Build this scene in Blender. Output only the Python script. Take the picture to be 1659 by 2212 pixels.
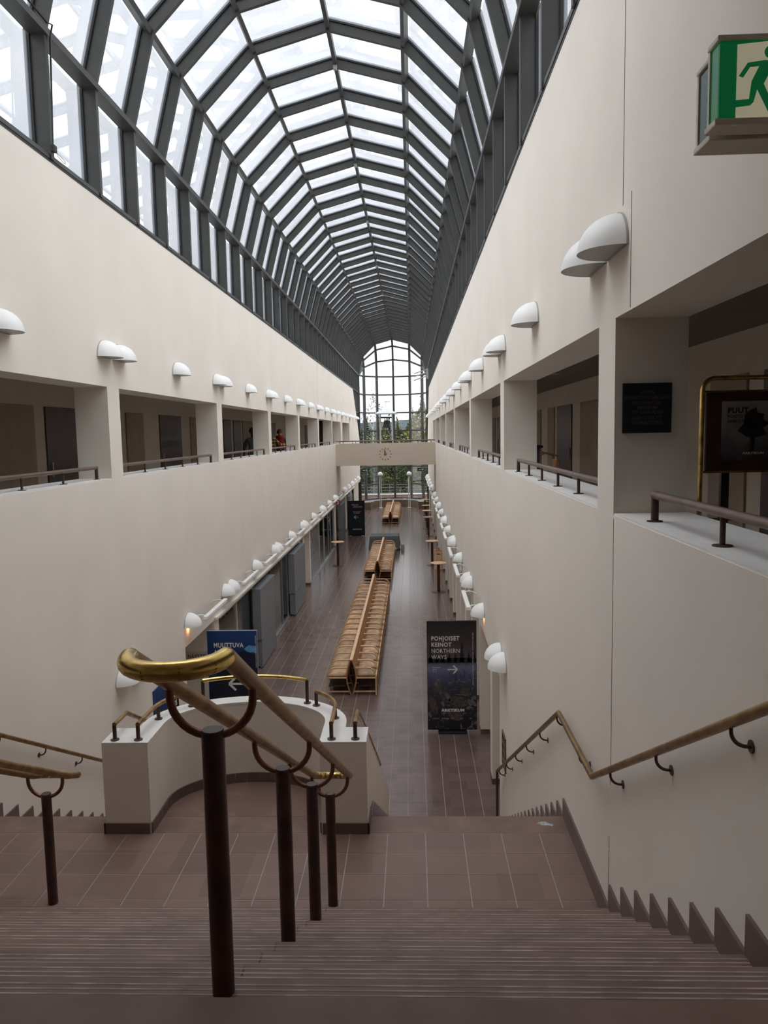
import bpy, math, random
from mathutils import Vector, Matrix
random.seed(11)
sc = bpy.context.scene
for o in list(bpy.data.objects): bpy.data.objects.remove(o)
COL = sc.collection
PI = math.pi

# ------------------------------------------------------------------ camera
FPX, CX, CY = 1661.0, 829.5, 1106.0
VPX, VPY, ROLL, ZC = 888.0, 935.0, 0.015, 5.9
ya = Vector(((VPX-CX)/FPX, -(VPY-CY)/FPX, 1)).normalized()
za = Vector((-ROLL, 1, 0)); za = (za - ya*za.dot(ya)).normalized()
xa = za.cross(ya)
if xa.x < 0: xa = -xa
right = Vector((xa.x, ya.x, za.x)); up = Vector((xa.y, ya.y, za.y)); fwd = Vector((xa.z, ya.z, za.z))
cam = bpy.data.cameras.new('camera'); cam.sensor_fit = 'VERTICAL'; cam.sensor_height = 36
cam.lens = 36*FPX/2212; cam.clip_start = .05; cam.clip_end = 3000
co = bpy.data.objects.new('camera', cam); COL.objects.link(co)
m = Matrix((right, up, -fwd)).transposed().to_4x4(); m.translation = Vector((0, 0, ZC)); co.matrix_world = m
sc.camera = co

# ------------------------------------------------------------------ sky (overcast: zenith brighter than horizon) and exposure
w = bpy.data.worlds.new('overcast_sky'); sc.world = w; w.use_nodes = True
nt = w.node_tree; nt.nodes.clear()
def N(nt, t, **kw):
    n = nt.nodes.new(t)
    for k, v in kw.items(): setattr(n, k, v)
    return n
out = N(nt, 'ShaderNodeOutputWorld'); bg = N(nt, 'ShaderNodeBackground'); tc = N(nt, 'ShaderNodeTexCoord')
sep = N(nt, 'ShaderNodeSeparateXYZ'); mx = N(nt, 'ShaderNodeMath', operation='MAXIMUM'); mx.inputs[1].default_value = 0
ma = N(nt, 'ShaderNodeMath', operation='MULTIPLY_ADD'); ma.inputs[1].default_value = 0.62; ma.inputs[2].default_value = 0.38
noi = N(nt, 'ShaderNodeTexNoise'); noi.inputs['Scale'].default_value = 3.2; noi.inputs['Detail'].default_value = 2
ramp = N(nt, 'ShaderNodeValToRGB'); ramp.color_ramp.elements[0].position = .35; ramp.color_ramp.elements[0].color = (.86, .885, .94, 1)
ramp.color_ramp.elements[1].position = .62; ramp.color_ramp.elements[1].color = (1, 1, 1, 1)
mulc = N(nt, 'ShaderNodeVectorMath', operation='SCALE')
mp = N(nt, 'ShaderNodeMapping'); mp.inputs['Scale'].default_value = (1, 1, 3)
L = nt.links.new
L(tc.outputs['Generated'], sep.inputs[0]); L(sep.outputs['Z'], mx.inputs[0]); L(mx.outputs[0], ma.inputs[0])
L(tc.outputs['Generated'], mp.inputs[0]); L(mp.outputs[0], noi.inputs['Vector']); L(noi.outputs['Fac'], ramp.inputs[0])
L(ramp.outputs[0], mulc.inputs[0]); L(ma.outputs[0], mulc.inputs['Scale']); L(mulc.outputs[0], bg.inputs[0]); L(bg.outputs[0], out.inputs[0])
bg.inputs[1].default_value = 2.6
sc.view_settings.view_transform = 'Standard'; sc.view_settings.look = 'None'; sc.view_settings.gamma = 1
sc.view_settings.exposure = 0.76; sc.view_settings.use_curve_mapping = False
sc.cycles.max_bounces = 8; sc.cycles.diffuse_bounces = 5; sc.cycles.glossy_bounces = 3; sc.cycles.transparent_max_bounces = 12
sc.cycles.use_adaptive_sampling = True; sc.cycles.adaptive_threshold = .025

# ------------------------------------------------------------------ materials
def mat(name, col, rough=.6, metal=0., noise=None, amount=.12, bump=0., spec=.5, emit=None, estr=0., stretch=None):
    m = bpy.data.materials.new(name); m.use_nodes = True; nt = m.node_tree; b = nt.nodes['Principled BSDF']
    b.inputs['Base Color'].default_value = (*col, 1); b.inputs['Roughness'].default_value = rough; b.inputs['Metallic'].default_value = metal
    b.inputs['Specular IOR Level'].default_value = spec
    L = nt.links.new
    if noise:
        g = N(nt, 'ShaderNodeNewGeometry'); n = N(nt, 'ShaderNodeTexNoise'); n.inputs['Scale'].default_value = noise; n.inputs['Detail'].default_value = 3
        if stretch:
            mp = N(nt, 'ShaderNodeMapping'); mp.inputs['Scale'].default_value = stretch
            L(g.outputs['Position'], mp.inputs[0]); L(mp.outputs[0], n.inputs['Vector'])
        else: L(g.outputs['Position'], n.inputs['Vector'])
        r = N(nt, 'ShaderNodeValToRGB'); r.color_ramp.elements[0].position = .3; r.color_ramp.elements[1].position = .7
        r.color_ramp.elements[0].color = (*[c*(1-amount) for c in col], 1); r.color_ramp.elements[1].color = (*[min(1, c*(1+amount)) for c in col], 1)
        L(n.outputs['Fac'], r.inputs[0]); L(r.outputs[0], b.inputs['Base Color'])
        if bump:
            bp = N(nt, 'ShaderNodeBump'); bp.inputs['Strength'].default_value = bump; bp.inputs['Distance'].default_value = .01
            L(n.outputs['Fac'], bp.inputs['Height']); L(bp.outputs[0], b.inputs['Normal'])
    if emit: b.inputs['Emission Color'].default_value = (*emit, 1); b.inputs['Emission Strength'].default_value = estr
    return m
def tilemat(name, col, rough, cell, var=.16):
    m = mat(name, col, rough); nt = m.node_tree; b = nt.nodes['Principled BSDF']; L = nt.links.new
    g = N(nt, 'ShaderNodeNewGeometry'); sn = N(nt, 'ShaderNodeVectorMath', operation='SNAP'); sn.inputs[1].default_value = (cell, cell, 5)
    ad = N(nt, 'ShaderNodeVectorMath', operation='ADD'); ad.inputs[1].default_value = (.035, .12, 1)
    wn = N(nt, 'ShaderNodeTexWhiteNoise'); L(g.outputs['Position'], ad.inputs[0]); L(ad.outputs[0], sn.inputs[0]); L(sn.outputs[0], wn.inputs[0])
    n = N(nt, 'ShaderNodeTexNoise'); n.inputs['Scale'].default_value = 3; n.inputs['Detail'].default_value = 3; n.inputs['Roughness'].default_value = .6
    L(g.outputs['Position'], n.inputs['Vector'])
    mi = N(nt, 'ShaderNodeMath', operation='MULTIPLY_ADD'); mi.inputs[1].default_value = var*1.6; mi.inputs[2].default_value = 1-var*.8
    L(wn.outputs['Value'], mi.inputs[0])
    m2 = N(nt, 'ShaderNodeMath', operation='MULTIPLY_ADD'); m2.inputs[1].default_value = .3; m2.inputs[2].default_value = .85
    L(n.outputs['Fac'], m2.inputs[0]); mm = N(nt, 'ShaderNodeMath', operation='MULTIPLY'); L(mi.outputs[0], mm.inputs[0]); L(m2.outputs[0], mm.inputs[1])
    sc_ = N(nt, 'ShaderNodeVectorMath', operation='SCALE'); sc_.inputs[0].default_value = col; L(mm.outputs[0], sc_.inputs['Scale'])
    L(sc_.outputs[0], b.inputs['Base Color'])
    rr = N(nt, 'ShaderNodeMath', operation='MULTIPLY_ADD'); rr.inputs[1].default_value = .06; rr.inputs[2].default_value = rough-.03
    L(n.outputs['Fac'], rr.inputs[0]); L(rr.outputs[0], b.inputs['Roughness'])
    return m
def glassmat(name, tint, haze=0., refl=1., hazecol=(.9, .93, 1)):
    m = bpy.data.materials.new(name); m.use_nodes = True; nt = m.node_tree; nt.nodes.clear(); L = nt.links.new
    o = N(nt, 'ShaderNodeOutputMaterial'); tr = N(nt, 'ShaderNodeBsdfTransparent'); tr.inputs[0].default_value = (*tint, 1)
    gl = N(nt, 'ShaderNodeBsdfGlossy'); gl.inputs['Roughness'].default_value = .01; gl.inputs[0].default_value = (.95, .97, 1, 1)
    fr = N(nt, 'ShaderNodeFresnel'); fr.inputs[0].default_value = 1.45
    mu = N(nt, 'ShaderNodeMath', operation='MULTIPLY'); mu.inputs[1].default_value = refl; L(fr.outputs[0], mu.inputs[0])
    mi = N(nt, 'ShaderNodeMixShader'); L(mu.outputs[0], mi.inputs[0]); L(tr.outputs[0], mi.inputs[1]); L(gl.outputs[0], mi.inputs[2])
    last = mi
    if haze:
        d = N(nt, 'ShaderNodeBsdfTranslucent'); d.inputs[0].default_value = (*hazecol, 1)
        g = N(nt, 'ShaderNodeNewGeometry'); n = N(nt, 'ShaderNodeTexNoise'); n.inputs['Scale'].default_value = 1.3; n.inputs['Detail'].default_value = 4
        mp = N(nt, 'ShaderNodeMapping'); mp.inputs['Scale'].default_value = (1, 3, .5); L(g.outputs['Position'], mp.inputs[0]); L(mp.outputs[0], n.inputs['Vector'])
        mh = N(nt, 'ShaderNodeMath', operation='MULTIPLY'); mh.inputs[1].default_value = haze*2; L(n.outputs['Fac'], mh.inputs[0])
        m3 = N(nt, 'ShaderNodeMixShader'); L(mh.outputs[0], m3.inputs[0]); L(mi.outputs[0], m3.inputs[1]); L(d.outputs[0], m3.inputs[2]); last = m3
    L(last.outputs[0], o.inputs[0]); return m

PLASTER = mat('plaster', (.79, .725, .645), .85, noise=1.1, amount=.03)
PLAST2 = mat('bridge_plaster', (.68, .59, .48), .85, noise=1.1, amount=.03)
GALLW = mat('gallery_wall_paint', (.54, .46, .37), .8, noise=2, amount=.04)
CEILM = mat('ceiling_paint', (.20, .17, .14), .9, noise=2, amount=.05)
WHITECAP = mat('white_cap', (.76, .73, .69), .6, noise=6, amount=.04)
TILE = tilemat('brown_floor_tile', (.150, .100, .086), .20, .295)
TILE2 = tilemat('brown_landing_tile', (.185, .112, .087), .48, .3155)
STEPM = mat('brown_step_tile', (.190, .118, .092), .55, spec=.35, noise=3.5, amount=.2)
SKIRT = mat('brown_skirting', (.14, .095, .085), .35, noise=5, amount=.12)
GROUT = mat('grout', (.36, .31, .285), .9, noise=20, amount=.1)
DARKMETAL = mat('roof_steel', (.052, .052, .046), .42, .0, noise=3, amount=.15)
GASKET = mat('black_gasket', (.012, .012, .014), .5)
ROOFGLASS = glassmat('milky_roof_glass', (.97, .985, 1.), .12, .72)
PANEGLASS = glassmat('clear_glass', (.87, .88, .89), 0, .22)
DOORGLASS = glassmat('grey_door_glass', (.90, .92, .91), 0, .9)
BRASS = mat('worn_brass', (.78, .52, .18), .25, 1., noise=14, amount=.4)
BRASS2 = mat('aged_brass', (.33, .205, .085), .36, .9, noise=10, amount=.35)
BRONZE = mat('dark_bronze', (.070, .036, .029), .42, .2, noise=8, amount=.3)
BRONZE2 = mat('brown_bronze', (.19, .075, .05), .38, .5, noise=8, amount=.25)
SILLRAIL = mat('sill_rail_bronze', (.16, .105, .085), .4, .4, noise=8, amount=.2)
LAMPW = mat('lamp_white', (.86, .855, .83), .45, noise=9, amount=.03)
LAMPGREY = mat('lamp_diffuser', (.42, .41, .39), .5, noise=9, amount=.05)
WOOD = mat('birch_wood', (.44, .21, .09), .40, noise=4, amount=.18, stretch=(6, 6, 1))
WOODL = mat('light_birch', (.74, .48, .27), .42, noise=5, amount=.12)
WOODD = mat('dark_wood', (.06, .025, .015), .5, noise=5, amount=.2)
LEATHER = mat('tan_hide', (.46, .29, .16), .5, noise=7, amount=.42)
def _vary(m, lo, hi):
    nt = m.node_tree; b = nt.nodes['Principled BSDF']; src = b.inputs['Base Color'].links[0].from_socket
    oi = N(nt, 'ShaderNodeObjectInfo'); mr = N(nt, 'ShaderNodeMapRange'); mr.inputs[3].default_value = lo; mr.inputs[4].default_value = hi
    v = N(nt, 'ShaderNodeVectorMath', operation='SCALE'); nt.links.new(oi.outputs['Random'], mr.inputs[0]); nt.links.new(src, v.inputs[0]); nt.links.new(mr.outputs[0], v.inputs['Scale']); nt.links.new(v.outputs[0], b.inputs['Base Color'])
_vary(LEATHER, .7, 1.35)
GREYCAB = mat('grey_cabinet', (.20, .215, .235), .4, noise=3, amount=.06)
ALU = mat('brushed_aluminium', (.50, .51, .52), .35, .8, noise=12, amount=.08)
BLACK = mat('black_print', (.012, .012, .015), .45, noise=4, amount=.2)
CREAM = mat('cream_panel', (.62, .55, .46), .7, noise=3, amount=.04)
DOORBROWN = mat('brown_door', (.075, .052, .045), .5, noise=4, amount=.15)
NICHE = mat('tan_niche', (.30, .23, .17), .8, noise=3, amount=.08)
WHITEINK = mat('white_ink', (.78, .78, .78), .6, noise=30, amount=.03)
BROWNINK = mat('brown_ink', (.10, .05, .03), .6, noise=30, amount=.05)
GREYINK = mat('dim_engraving', (.075, .072, .068), .5, noise=30, amount=.1)
CLOTHG = mat('grey_tablecloth', (.13, .135, .135), .85, noise=8, amount=.12)
GREEN = mat('sign_green', (.002, .13, .045), .35, noise=8, amount=.05, emit=(.0, .30, .08), estr=.10)
GREEND = mat('sign_green_side', (.01, .11, .075), .25, noise=8, amount=.1)
SIGNW = mat('sign_white_lit', (.78, .77, .66), .5, noise=8, amount=.04, emit=(1, .93, .62), estr=.12)
SIGNCREAM = mat('sign_cream_casing', (.84, .79, .67), .5, noise=8, amount=.04)
RED = mat('red_sign', (.55, .015, .012), .45, noise=8, amount=.05)
NAVY = mat('navy_print', (.006, .009, .025), .35, noise=3, amount=.2)
BELLM = mat('dark_bell_bronze', (.05, .045, .04), .4, .7, noise=6, amount=.2)
TOWERW = mat('tower_white', (.62, .64, .65), .5, noise=6, amount=.04)
GLOBEW = mat('globe_white', (.88, .88, .88), .3, noise=6, amount=.02)
STONEB = mat('brown_stone_bench', (.19, .125, .085), .45, noise=4, amount=.2)
STONET = mat('pale_bench_top', (.45, .44, .42), .22, noise=4, amount=.1)
BRICK = mat('outdoor_brick', (.40, .25, .20), .9, noise=6, amount=.35)
LEAF = [mat('leaf_green', (.075, .105, .038), .7, noise=.9, amount=.5), mat('leaf_yellow', (.26, .21, .05), .7, noise=.9, amount=.45),
        mat('needle_green', (.030, .055, .030), .8, noise=.8, amount=.4), mat('leaf_olive', (.13, .14, .05), .7, noise=.9, amount=.45)]
BARK = mat('bark', (.10, .08, .065), .9, noise=5, amount=.4, bump=.5)
BIRCHB = mat('birch_bark', (.50, .47, .43), .8, noise=6, amount=.35, stretch=(1, 1, 6))
GRASSM = mat('autumn_grass', (.05, .055, .025), .95, noise=.7, amount=.4)
HILLM = mat('far_forest', (.040, .058, .062), .95, noise=.05, amount=.4)
SKIN = mat('skin', (.48, .29, .21), .6, noise=20, amount=.05)
HAIRD = mat('dark_hair', (.03, .02, .015), .6, noise=40, amount=.3)
HAIRR = mat('auburn_hair', (.14, .05, .025), .6, noise=40, amount=.3)
CDARK = mat('charcoal_cloth', (.035, .04, .048), .85, noise=15, amount=.2)
CGREY = mat('slate_cloth', (.10, .115, .125), .85, noise=15, amount=.2)
CRED = mat('red_cloth', (.30, .012, .02), .8, noise=15, amount=.15)
CJEANS = mat('dark_trousers', (.03, .03, .04), .85, noise=15, amount=.2)
def plaidmat():
    m = mat('yellow_black_plaid', (.5, .34, .08), .85); nt = m.node_tree; b = nt.nodes['Principled BSDF']; L = nt.links.new
    g = N(nt, 'ShaderNodeNewGeometry'); sp = N(nt, 'ShaderNodeSeparateXYZ'); L(g.outputs['Position'], sp.inputs[0])
    def band(sock):
        a = N(nt, 'ShaderNodeMath', operation='MULTIPLY'); a.inputs[1].default_value = 9.; L(sock, a.inputs[0])
        f = N(nt, 'ShaderNodeMath', operation='FRACT'); L(a.outputs[0], f.inputs[0])
        c = N(nt, 'ShaderNodeMath', operation='GREATER_THAN'); c.inputs[1].default_value = .5; L(f.outputs[0], c.inputs[0]); return c.outputs[0]
    s = N(nt, 'ShaderNodeMath', operation='ADD'); L(sp.outputs['X'], s.inputs[0]); L(sp.outputs['Y'], s.inputs[1])
    a, c = band(s.outputs[0]), band(sp.outputs['Z'])
    t = N(nt, 'ShaderNodeMath', operation='ADD'); L(a, t.inputs[0]); L(c, t.inputs[1]); h = N(nt, 'ShaderNodeMath', operation='MULTIPLY'); h.inputs[1].default_value = .5; L(t.outputs[0], h.inputs[0])
    r = N(nt, 'ShaderNodeValToRGB'); r.color_ramp.interpolation = 'CONSTANT'; e = r.color_ramp.elements
    e[0].color = (.55, .36, .08, 1); e[1].position = .4; e[1].color = (.13, .08, .02, 1); x = e.new(.9); x.color = (.012, .010, .010, 1)
    L(h.outputs[0], r.inputs[0]); L(r.outputs[0], b.inputs['Base Color']); return m
PLAID = plaidmat()
def printmat(name, stops, nscale, amount, axis='Z', z0=0., z1=1., spots=0, spotcol=(.3, .3, .34)):
    """flat print: vertical colour bands with mottling, in object space"""
    m = mat(name, (.1, .1, .1), .35); nt = m.node_tree; b = nt.nodes['Principled BSDF']; L = nt.links.new
    tc = N(nt, 'ShaderNodeTexCoord'); sp = N(nt, 'ShaderNodeSeparateXYZ'); L(tc.outputs['Object'], sp.inputs[0])
    n = N(nt, 'ShaderNodeTexNoise'); n.inputs['Scale'].default_value = nscale; n.inputs['Detail'].default_value = 6; L(tc.outputs['Object'], n.inputs['Vector'])
    mr = N(nt, 'ShaderNodeMapRange'); mr.inputs[1].default_value = z0; mr.inputs[2].default_value = z1; L(sp.outputs[axis], mr.inputs[0])
    a = N(nt, 'ShaderNodeMath', operation='SUBTRACT'); a.inputs[1].default_value = .5; L(n.outputs['Fac'], a.inputs[0])
    c = N(nt, 'ShaderNodeMath', operation='MULTIPLY_ADD'); c.inputs[1].default_value = amount; L(a.outputs[0], c.inputs[0]); L(mr.outputs[0], c.inputs[2])
    r = N(nt, 'ShaderNodeValToRGB'); e = r.color_ramp.elements
    e[0].position, e[0].color = stops[0][0], (*stops[0][1], 1); e[1].position, e[1].color = stops[-1][0], (*stops[-1][1], 1)
    for p, cc in stops[1:-1]: x = e.new(p); x.color = (*cc, 1)
    L(c.outputs[0], r.inputs[0]); last = r.outputs[0]
    if spots:
        n2 = N(nt, 'ShaderNodeTexNoise'); n2.inputs['Scale'].default_value = spots; n2.inputs['Detail'].default_value = 4; n2.inputs['Distortion'].default_value = 1.2
        L(tc.outputs['Object'], n2.inputs['Vector'])
        r2 = N(nt, 'ShaderNodeValToRGB'); r2.color_ramp.elements[0].position = .55; r2.color_ramp.elements[1].position = .75
        L(n2.outputs['Fac'], r2.inputs[0])
        mk = N(nt, 'ShaderNodeMapRange'); mk.inputs[1].default_value = .52; mk.inputs[2].default_value = .40; L(mr.outputs[0], mk.inputs[0])
        k = N(nt, 'ShaderNodeMath', operation='MULTIPLY'); L(r2.outputs[0], k.inputs[0]); L(mk.outputs[0], k.inputs[1])
        mixn = N(nt, 'ShaderNodeMix', data_type='RGBA'); L(k.outputs[0], mixn.inputs['Factor']); L(last, mixn.inputs['A']); mixn.inputs['B'].default_value = (*spotcol, 1)
        last = mixn.outputs['Result']
    L(last, b.inputs['Base Color']); return m

# ------------------------------------------------------------------ mesh helpers
class MB:
    def __init__(s): s.v = []; s.f = []; s.mi = []; s.cur = 0
    def add(s, vs, fs):
        b = len(s.v); s.v += [tuple(p) for p in vs]; s.f += [tuple(b+i for i in f) for f in fs]; s.mi += [s.cur]*len(fs); return s
    def box(s, x0, x1, y0, y1, z0, z1):
        return s.add([(x0,y0,z0),(x1,y0,z0),(x1,y1,z0),(x0,y1,z0),(x0,y0,z1),(x1,y0,z1),(x1,y1,z1),(x0,y1,z1)],
                     [(0,3,2,1),(4,5,6,7),(0,1,5,4),(1,2,6,5),(2,3,7,6),(3,0,4,7)])
    def prism(s, poly, axis, a, b):
        """poly: list of 2D points in the two other axes (in x,y,z order)"""
        n = len(poly); ar = sum(poly[i][0]*poly[(i+1)%n][1]-poly[(i+1)%n][0]*poly[i][1] for i in range(n))
        if ar < 0: poly = poly[::-1]
        def P(p, t): return {'x': (t, p[0], p[1]), 'y': (p[0], t, p[1]), 'z': (p[0], p[1], t)}[axis]
        vs = [P(p, a) for p in poly]+[P(p, b) for p in poly]
        fs = [tuple(range(n))[::-1], tuple(range(n, 2*n))]+[(i, (i+1)%n, n+(i+1)%n, n+i) for i in range(n)]
        if axis == 'y': fs = [f[::-1] for f in fs]
        return s.add(vs, fs)
    def tube(s, pts, r, n=10, closed=False, caps=True, r2=None):
        pts = [Vector(p) for p in pts]; m = len(pts); rings = []
        prev = None
        for i, p in enumerate(pts):
            if closed: t = (pts[(i+1)%m]-pts[i-1])
            else: t = pts[min(i+1, m-1)]-pts[max(i-1, 0)]
            t.normalize()
            if prev is None:
                u = t.cross(Vector((0,0,1)));
                if u.length < .1: u = t.cross(Vector((1,0,0)))
            else: u = prev-t*prev.dot(t)
            u.normalize(); prev = u; v = t.cross(u)
            rr = r if r2 is None else r+(r2-r)*i/(m-1)
            rings.append([p+(u*math.cos(2*PI*k/n)+v*math.sin(2*PI*k/n))*rr for k in range(n)])
        vs = [q for R in rings for q in R]; fs = []
        for i in range(m if closed else m-1):
            j = (i+1)%m
            for k in range(n): fs.append((i*n+k, j*n+k, j*n+(k+1)%n, i*n+(k+1)%n)[::-1])
        if caps and not closed: fs += [tuple(range(n)), tuple((m-1)*n+k for k in range(n))[::-1]]
        return s.add(vs, fs)
    def lathe(s, prof, n=20, c=(0,0,0), a0=0, a1=2*PI):
        full = abs(a1-a0-2*PI) < 1e-6; k = n if full else n+1; vs = []
        for i in range(k):
            a = a0+(a1-a0)*i/n
            for r, z in prof: vs.append((c[0]+r*math.cos(a), c[1]+r*math.sin(a), c[2]+z))
        q = len(prof); fs = []
        for i in range(n):
            j = (i+1)%k
            for t in range(q-1): fs.append((i*q+t, j*q+t, j*q+t+1, i*q+t+1))
        return s.add(vs, fs)
    def strip(s, path, wy0, wy1, th):
        """bent strip: path in XZ, width along y, thickness th"""
        P = [Vector((p[0], p[1])) for p in path]; m = len(P); inn = []; ou = []
        for i in range(m):
            t = (P[min(i+1, m-1)]-P[max(i-1, 0)]).normalized(); nn = Vector((-t.y, t.x))*th/2
            inn.append(P[i]-nn); ou.append(P[i]+nn)
        vs = []
        for i in range(m):
            for q in (inn[i], ou[i]):
                vs += [(q.x, wy0, q.y), (q.x, wy1, q.y)]
        fs = []
        for i in range(m-1):
            a, b = i*4, i*4+4
            fs += [(a, a+1, b+1, b), (a+2, b+2, b+3, a+3), (a, b, b+2, a+2), (a+1, a+3, b+3, b+1)]
        fs += [(0, 2, 3, 1), ((m-1)*4, (m-1)*4+1, (m-1)*4+3, (m-1)*4+2)]
        return s.add(vs, fs)
    def mesh(s, name, mats, smooth=False):
        me = bpy.data.meshes.new(name); me.from_pydata(s.v, [], s.f)
        for mm in (mats if isinstance(mats, (list, tuple)) else [mats]): me.materials.append(mm)
        if any(s.mi): me.polygons.foreach_set('material_index', s.mi)
        if smooth:
            me.polygons.foreach_set('use_smooth', [True]*len(me.polygons))
        me.update(); return me
    def build(s, name, mats, parent=None, loc=(0,0,0), smooth=False, bevel=0, world=False):
        return link(name, s.mesh(name, mats, smooth), parent, loc, bevel, world, smooth)
def wloc(p):
    v = Vector((0,0,0))
    while p: v += p.location; p = p.parent
    return v
def link(name, me, parent=None, loc=(0,0,0), bevel=0, world=False, smooth=False):
    o = bpy.data.objects.new(name, me); COL.objects.link(o); o.location = loc
    if parent:
        o.parent = parent
        if world: o.location = Vector(loc)-wloc(parent)
    if bevel:
        b = o.modifiers.new('edge', 'BEVEL'); b.width = bevel; b.segments = 2; b.limit_method = 'ANGLE'
    if smooth and hasattr(me, 'set_sharp_from_angle'): me.set_sharp_from_angle(angle=math.radians(40))
    return o
def tag(o, label=None, cat=None, group=None, kind=None):
    if label: o['label'] = label
    if cat: o['category'] = cat
    if group: o['group'] = group
    if kind: o['kind'] = kind
    return o
def empty(name, loc=(0,0,0), rz=0): 
    o = bpy.data.objects.new(name, None); COL.objects.link(o); o.location = loc; o.rotation_euler = (0,0,rz); o.empty_display_size = .1; return o
def thing(name, label, cat, loc=(0,0,0), rz=0, group=None): return tag(empty(name, loc, rz), label, cat, group)
def struct(o): return tag(o, kind='structure')
def dup(o, parent=None, loc=None, rz=None, label=None, group=None):
    c = o.copy(); COL.objects.link(c); c.parent = parent
    if loc is not None: c.location = loc
    if rz is not None: c.rotation_euler = (0,0,rz)
    if label: c['label'] = label
    if group: c['group'] = group
    for ch in list(KIDS(o)): dup(ch, c)
    return c
def KIDS(o): return [x for x in o.children]
ORD = ['zeroth','first','second','third','fourth','fifth','sixth','seventh','eighth','ninth','tenth','eleventh','twelfth','thirteenth','fourteenth','fifteenth','sixteenth','seventeenth','eighteenth','nineteenth','twentieth','twenty-first','twenty-second','twenty-third','twenty-fourth','twenty-fifth','twenty-sixth','twenty-seventh','twenty-eighth','twenty-ninth','thirtieth']
FACE_S = Matrix.Rotation(PI/2, 4, 'X')                                         # reads from the camera side, faces -Y
FACE_E = Matrix(((0,0,1,0),(1,0,0,0),(0,1,0,0),(0,0,0,1)))                     # on the left wall, faces +X
TXT = {}
def text(body, size, m, parent, pos, face=FACE_S, off=0., align='LEFT', sx=1., name='lettering', rot=0):
    key = (body, size, off, align, m.name)
    if key not in TXT:
        cu = bpy.data.curves.new('lettering', 'FONT'); cu.body = body; cu.size = size; cu.offset = off; cu.extrude = .0004; cu.space_character = 1.12 if off else 1.04; cu.align_x = align; cu.resolution_u = 3
        cu.materials.append(m); o = bpy.data.objects.new('tmp', cu); TMP.collection.objects.link(o)
        vl = TMP.view_layers[0]; vl.update()
        me = bpy.data.meshes.new_from_object(o.evaluated_get(vl.depsgraph), depsgraph=vl.depsgraph); me.name = 'lettering'
        bpy.data.objects.remove(o); TXT[key] = me
    o = bpy.data.objects.new(name, TXT[key]); COL.objects.link(o); o.parent = parent
    M = Matrix.Translation(Vector(pos)-wloc(parent)) @ face @ Matrix.Rotation(rot, 4, 'Z') @ Matrix.Diagonal((sx, 1, 1, 1))
    o.matrix_local = M; return o
TMP = bpy.data.scenes.new('tmp_text')

XL, XR, XM = -4.03, 1.28, -1.375
TH = .45
ZS, ZT, ZW = 5.355, 6.585, 9.05         # gallery sill, gallery lintel, top of plaster
ZG, ZL = 4.35, 2.56                     # gallery / upper floor, landing
ZO = 2.21                               # soffit of ground floor openings
YB, YE = -4.0, 60.6                     # back wall, end of the straight hall
PL = [4.65, 10.41, 16.21, 21.98, 27.70, 33.55, 39.38]
PR = [5.13, 10.92, 16.78, 22.95, 28.55, 34.35, 40.50]
PW = .21
# ------------------------------------------------------------------ long walls
def long_wall(name, side, X, piers, extra, seams, y_low):
    """side -1 left, +1 right; plaster wall with the gallery openings"""
    a, b = sorted((X, X+side*TH)); mb = MB()
    mb.box(a, b, YB, y_low, 0, ZO)
    mb.box(a, b, YB, YE, ZO, ZS)                                       # band under the gallery sill
    mb.prism([(YB, ZT), (58.4, ZT), (54.2, ZW), (YB, ZW)], 'x', a, b)  # band over the gallery, slanting end
    for c in piers: mb.box(a, b, c-PW, c+PW, ZS, ZT)
    for y0, y1 in extra[:-1]: mb.box(a, b, y0, y1, ZS, ZT)
    y0 = extra[-1][0]; mb.prism([(y0, ZS), (60.4, ZS), (58.4, ZT), (y0, ZT)], 'x', a, b)
    mb.box(a, b, YB, piers[0]-5.6, ZS, ZT)
    o = struct(mb.build(name, PLASTER))
    xs = X-side*.0015
    for (y, z0, z1) in seams:
        MB().box(min(xs, X), max(xs, X), y-.004, y+.004, z0, z1).build('seam', GASKET if z0 > 6 else BROWNINK, o)
    return o
WL = long_wall('wall_left', -1, XL, PL, [(44.2, 45.4), (50.5, 60)], [(33.6, 6.9, 9.0), (33.75, 4.2, 5.3)], 13.1)
WR = long_wall('wall_right', 1, XR, PR, [(45.0, 60)], [(4.78, 7.22, 9.05), (4.60, 6.6, 7.25), (4.91, 3.57, 5.33), (4.93, 2.7, 3.2), (36, 6.9, 8.9), (36.2, 3.9, 5.3)], 11.35)
# hairline plaster scars beside the right wall seam
for (ya_, z0, yb_, z1) in [(4.98, 3.55, 4.83, 3.42), (5.0, 3.20, 4.87, 3.03)]:
    MB().prism([(ya_, z0), (yb_, z1), (yb_, z1+.012), (ya_, z0+.012)], 'x', XR-.0015, XR).build('plaster_scar', WHITECAP, WR)
# white edge strips on the sills (painted sill tops)
for X, s, W, piers in ((XL, -1, WL, PL), (XR, 1, WR, PR)):
    a, b = sorted((X, X+s*TH))
    ys = [(piers[i]+PW, piers[i+1]-PW) for i in range(len(piers)-1)]
    ys = [(piers[0]-5.6, piers[0]-PW)]+ys+[(piers[-1]+PW, 44.2)]
    for y0, y1 in ys: MB().box(a+.004, b+.02 if s > 0 else b-.004, y0+.003, y1-.003, ZS, ZS+.012).build('window_sill', WHITECAP, W)
# end wall behind the viewer, closing the vault
struct(MB().box(-7.2, 4.6, YB-.3, YB, 0, 13.6).build('wall_back', PLASTER))
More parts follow.
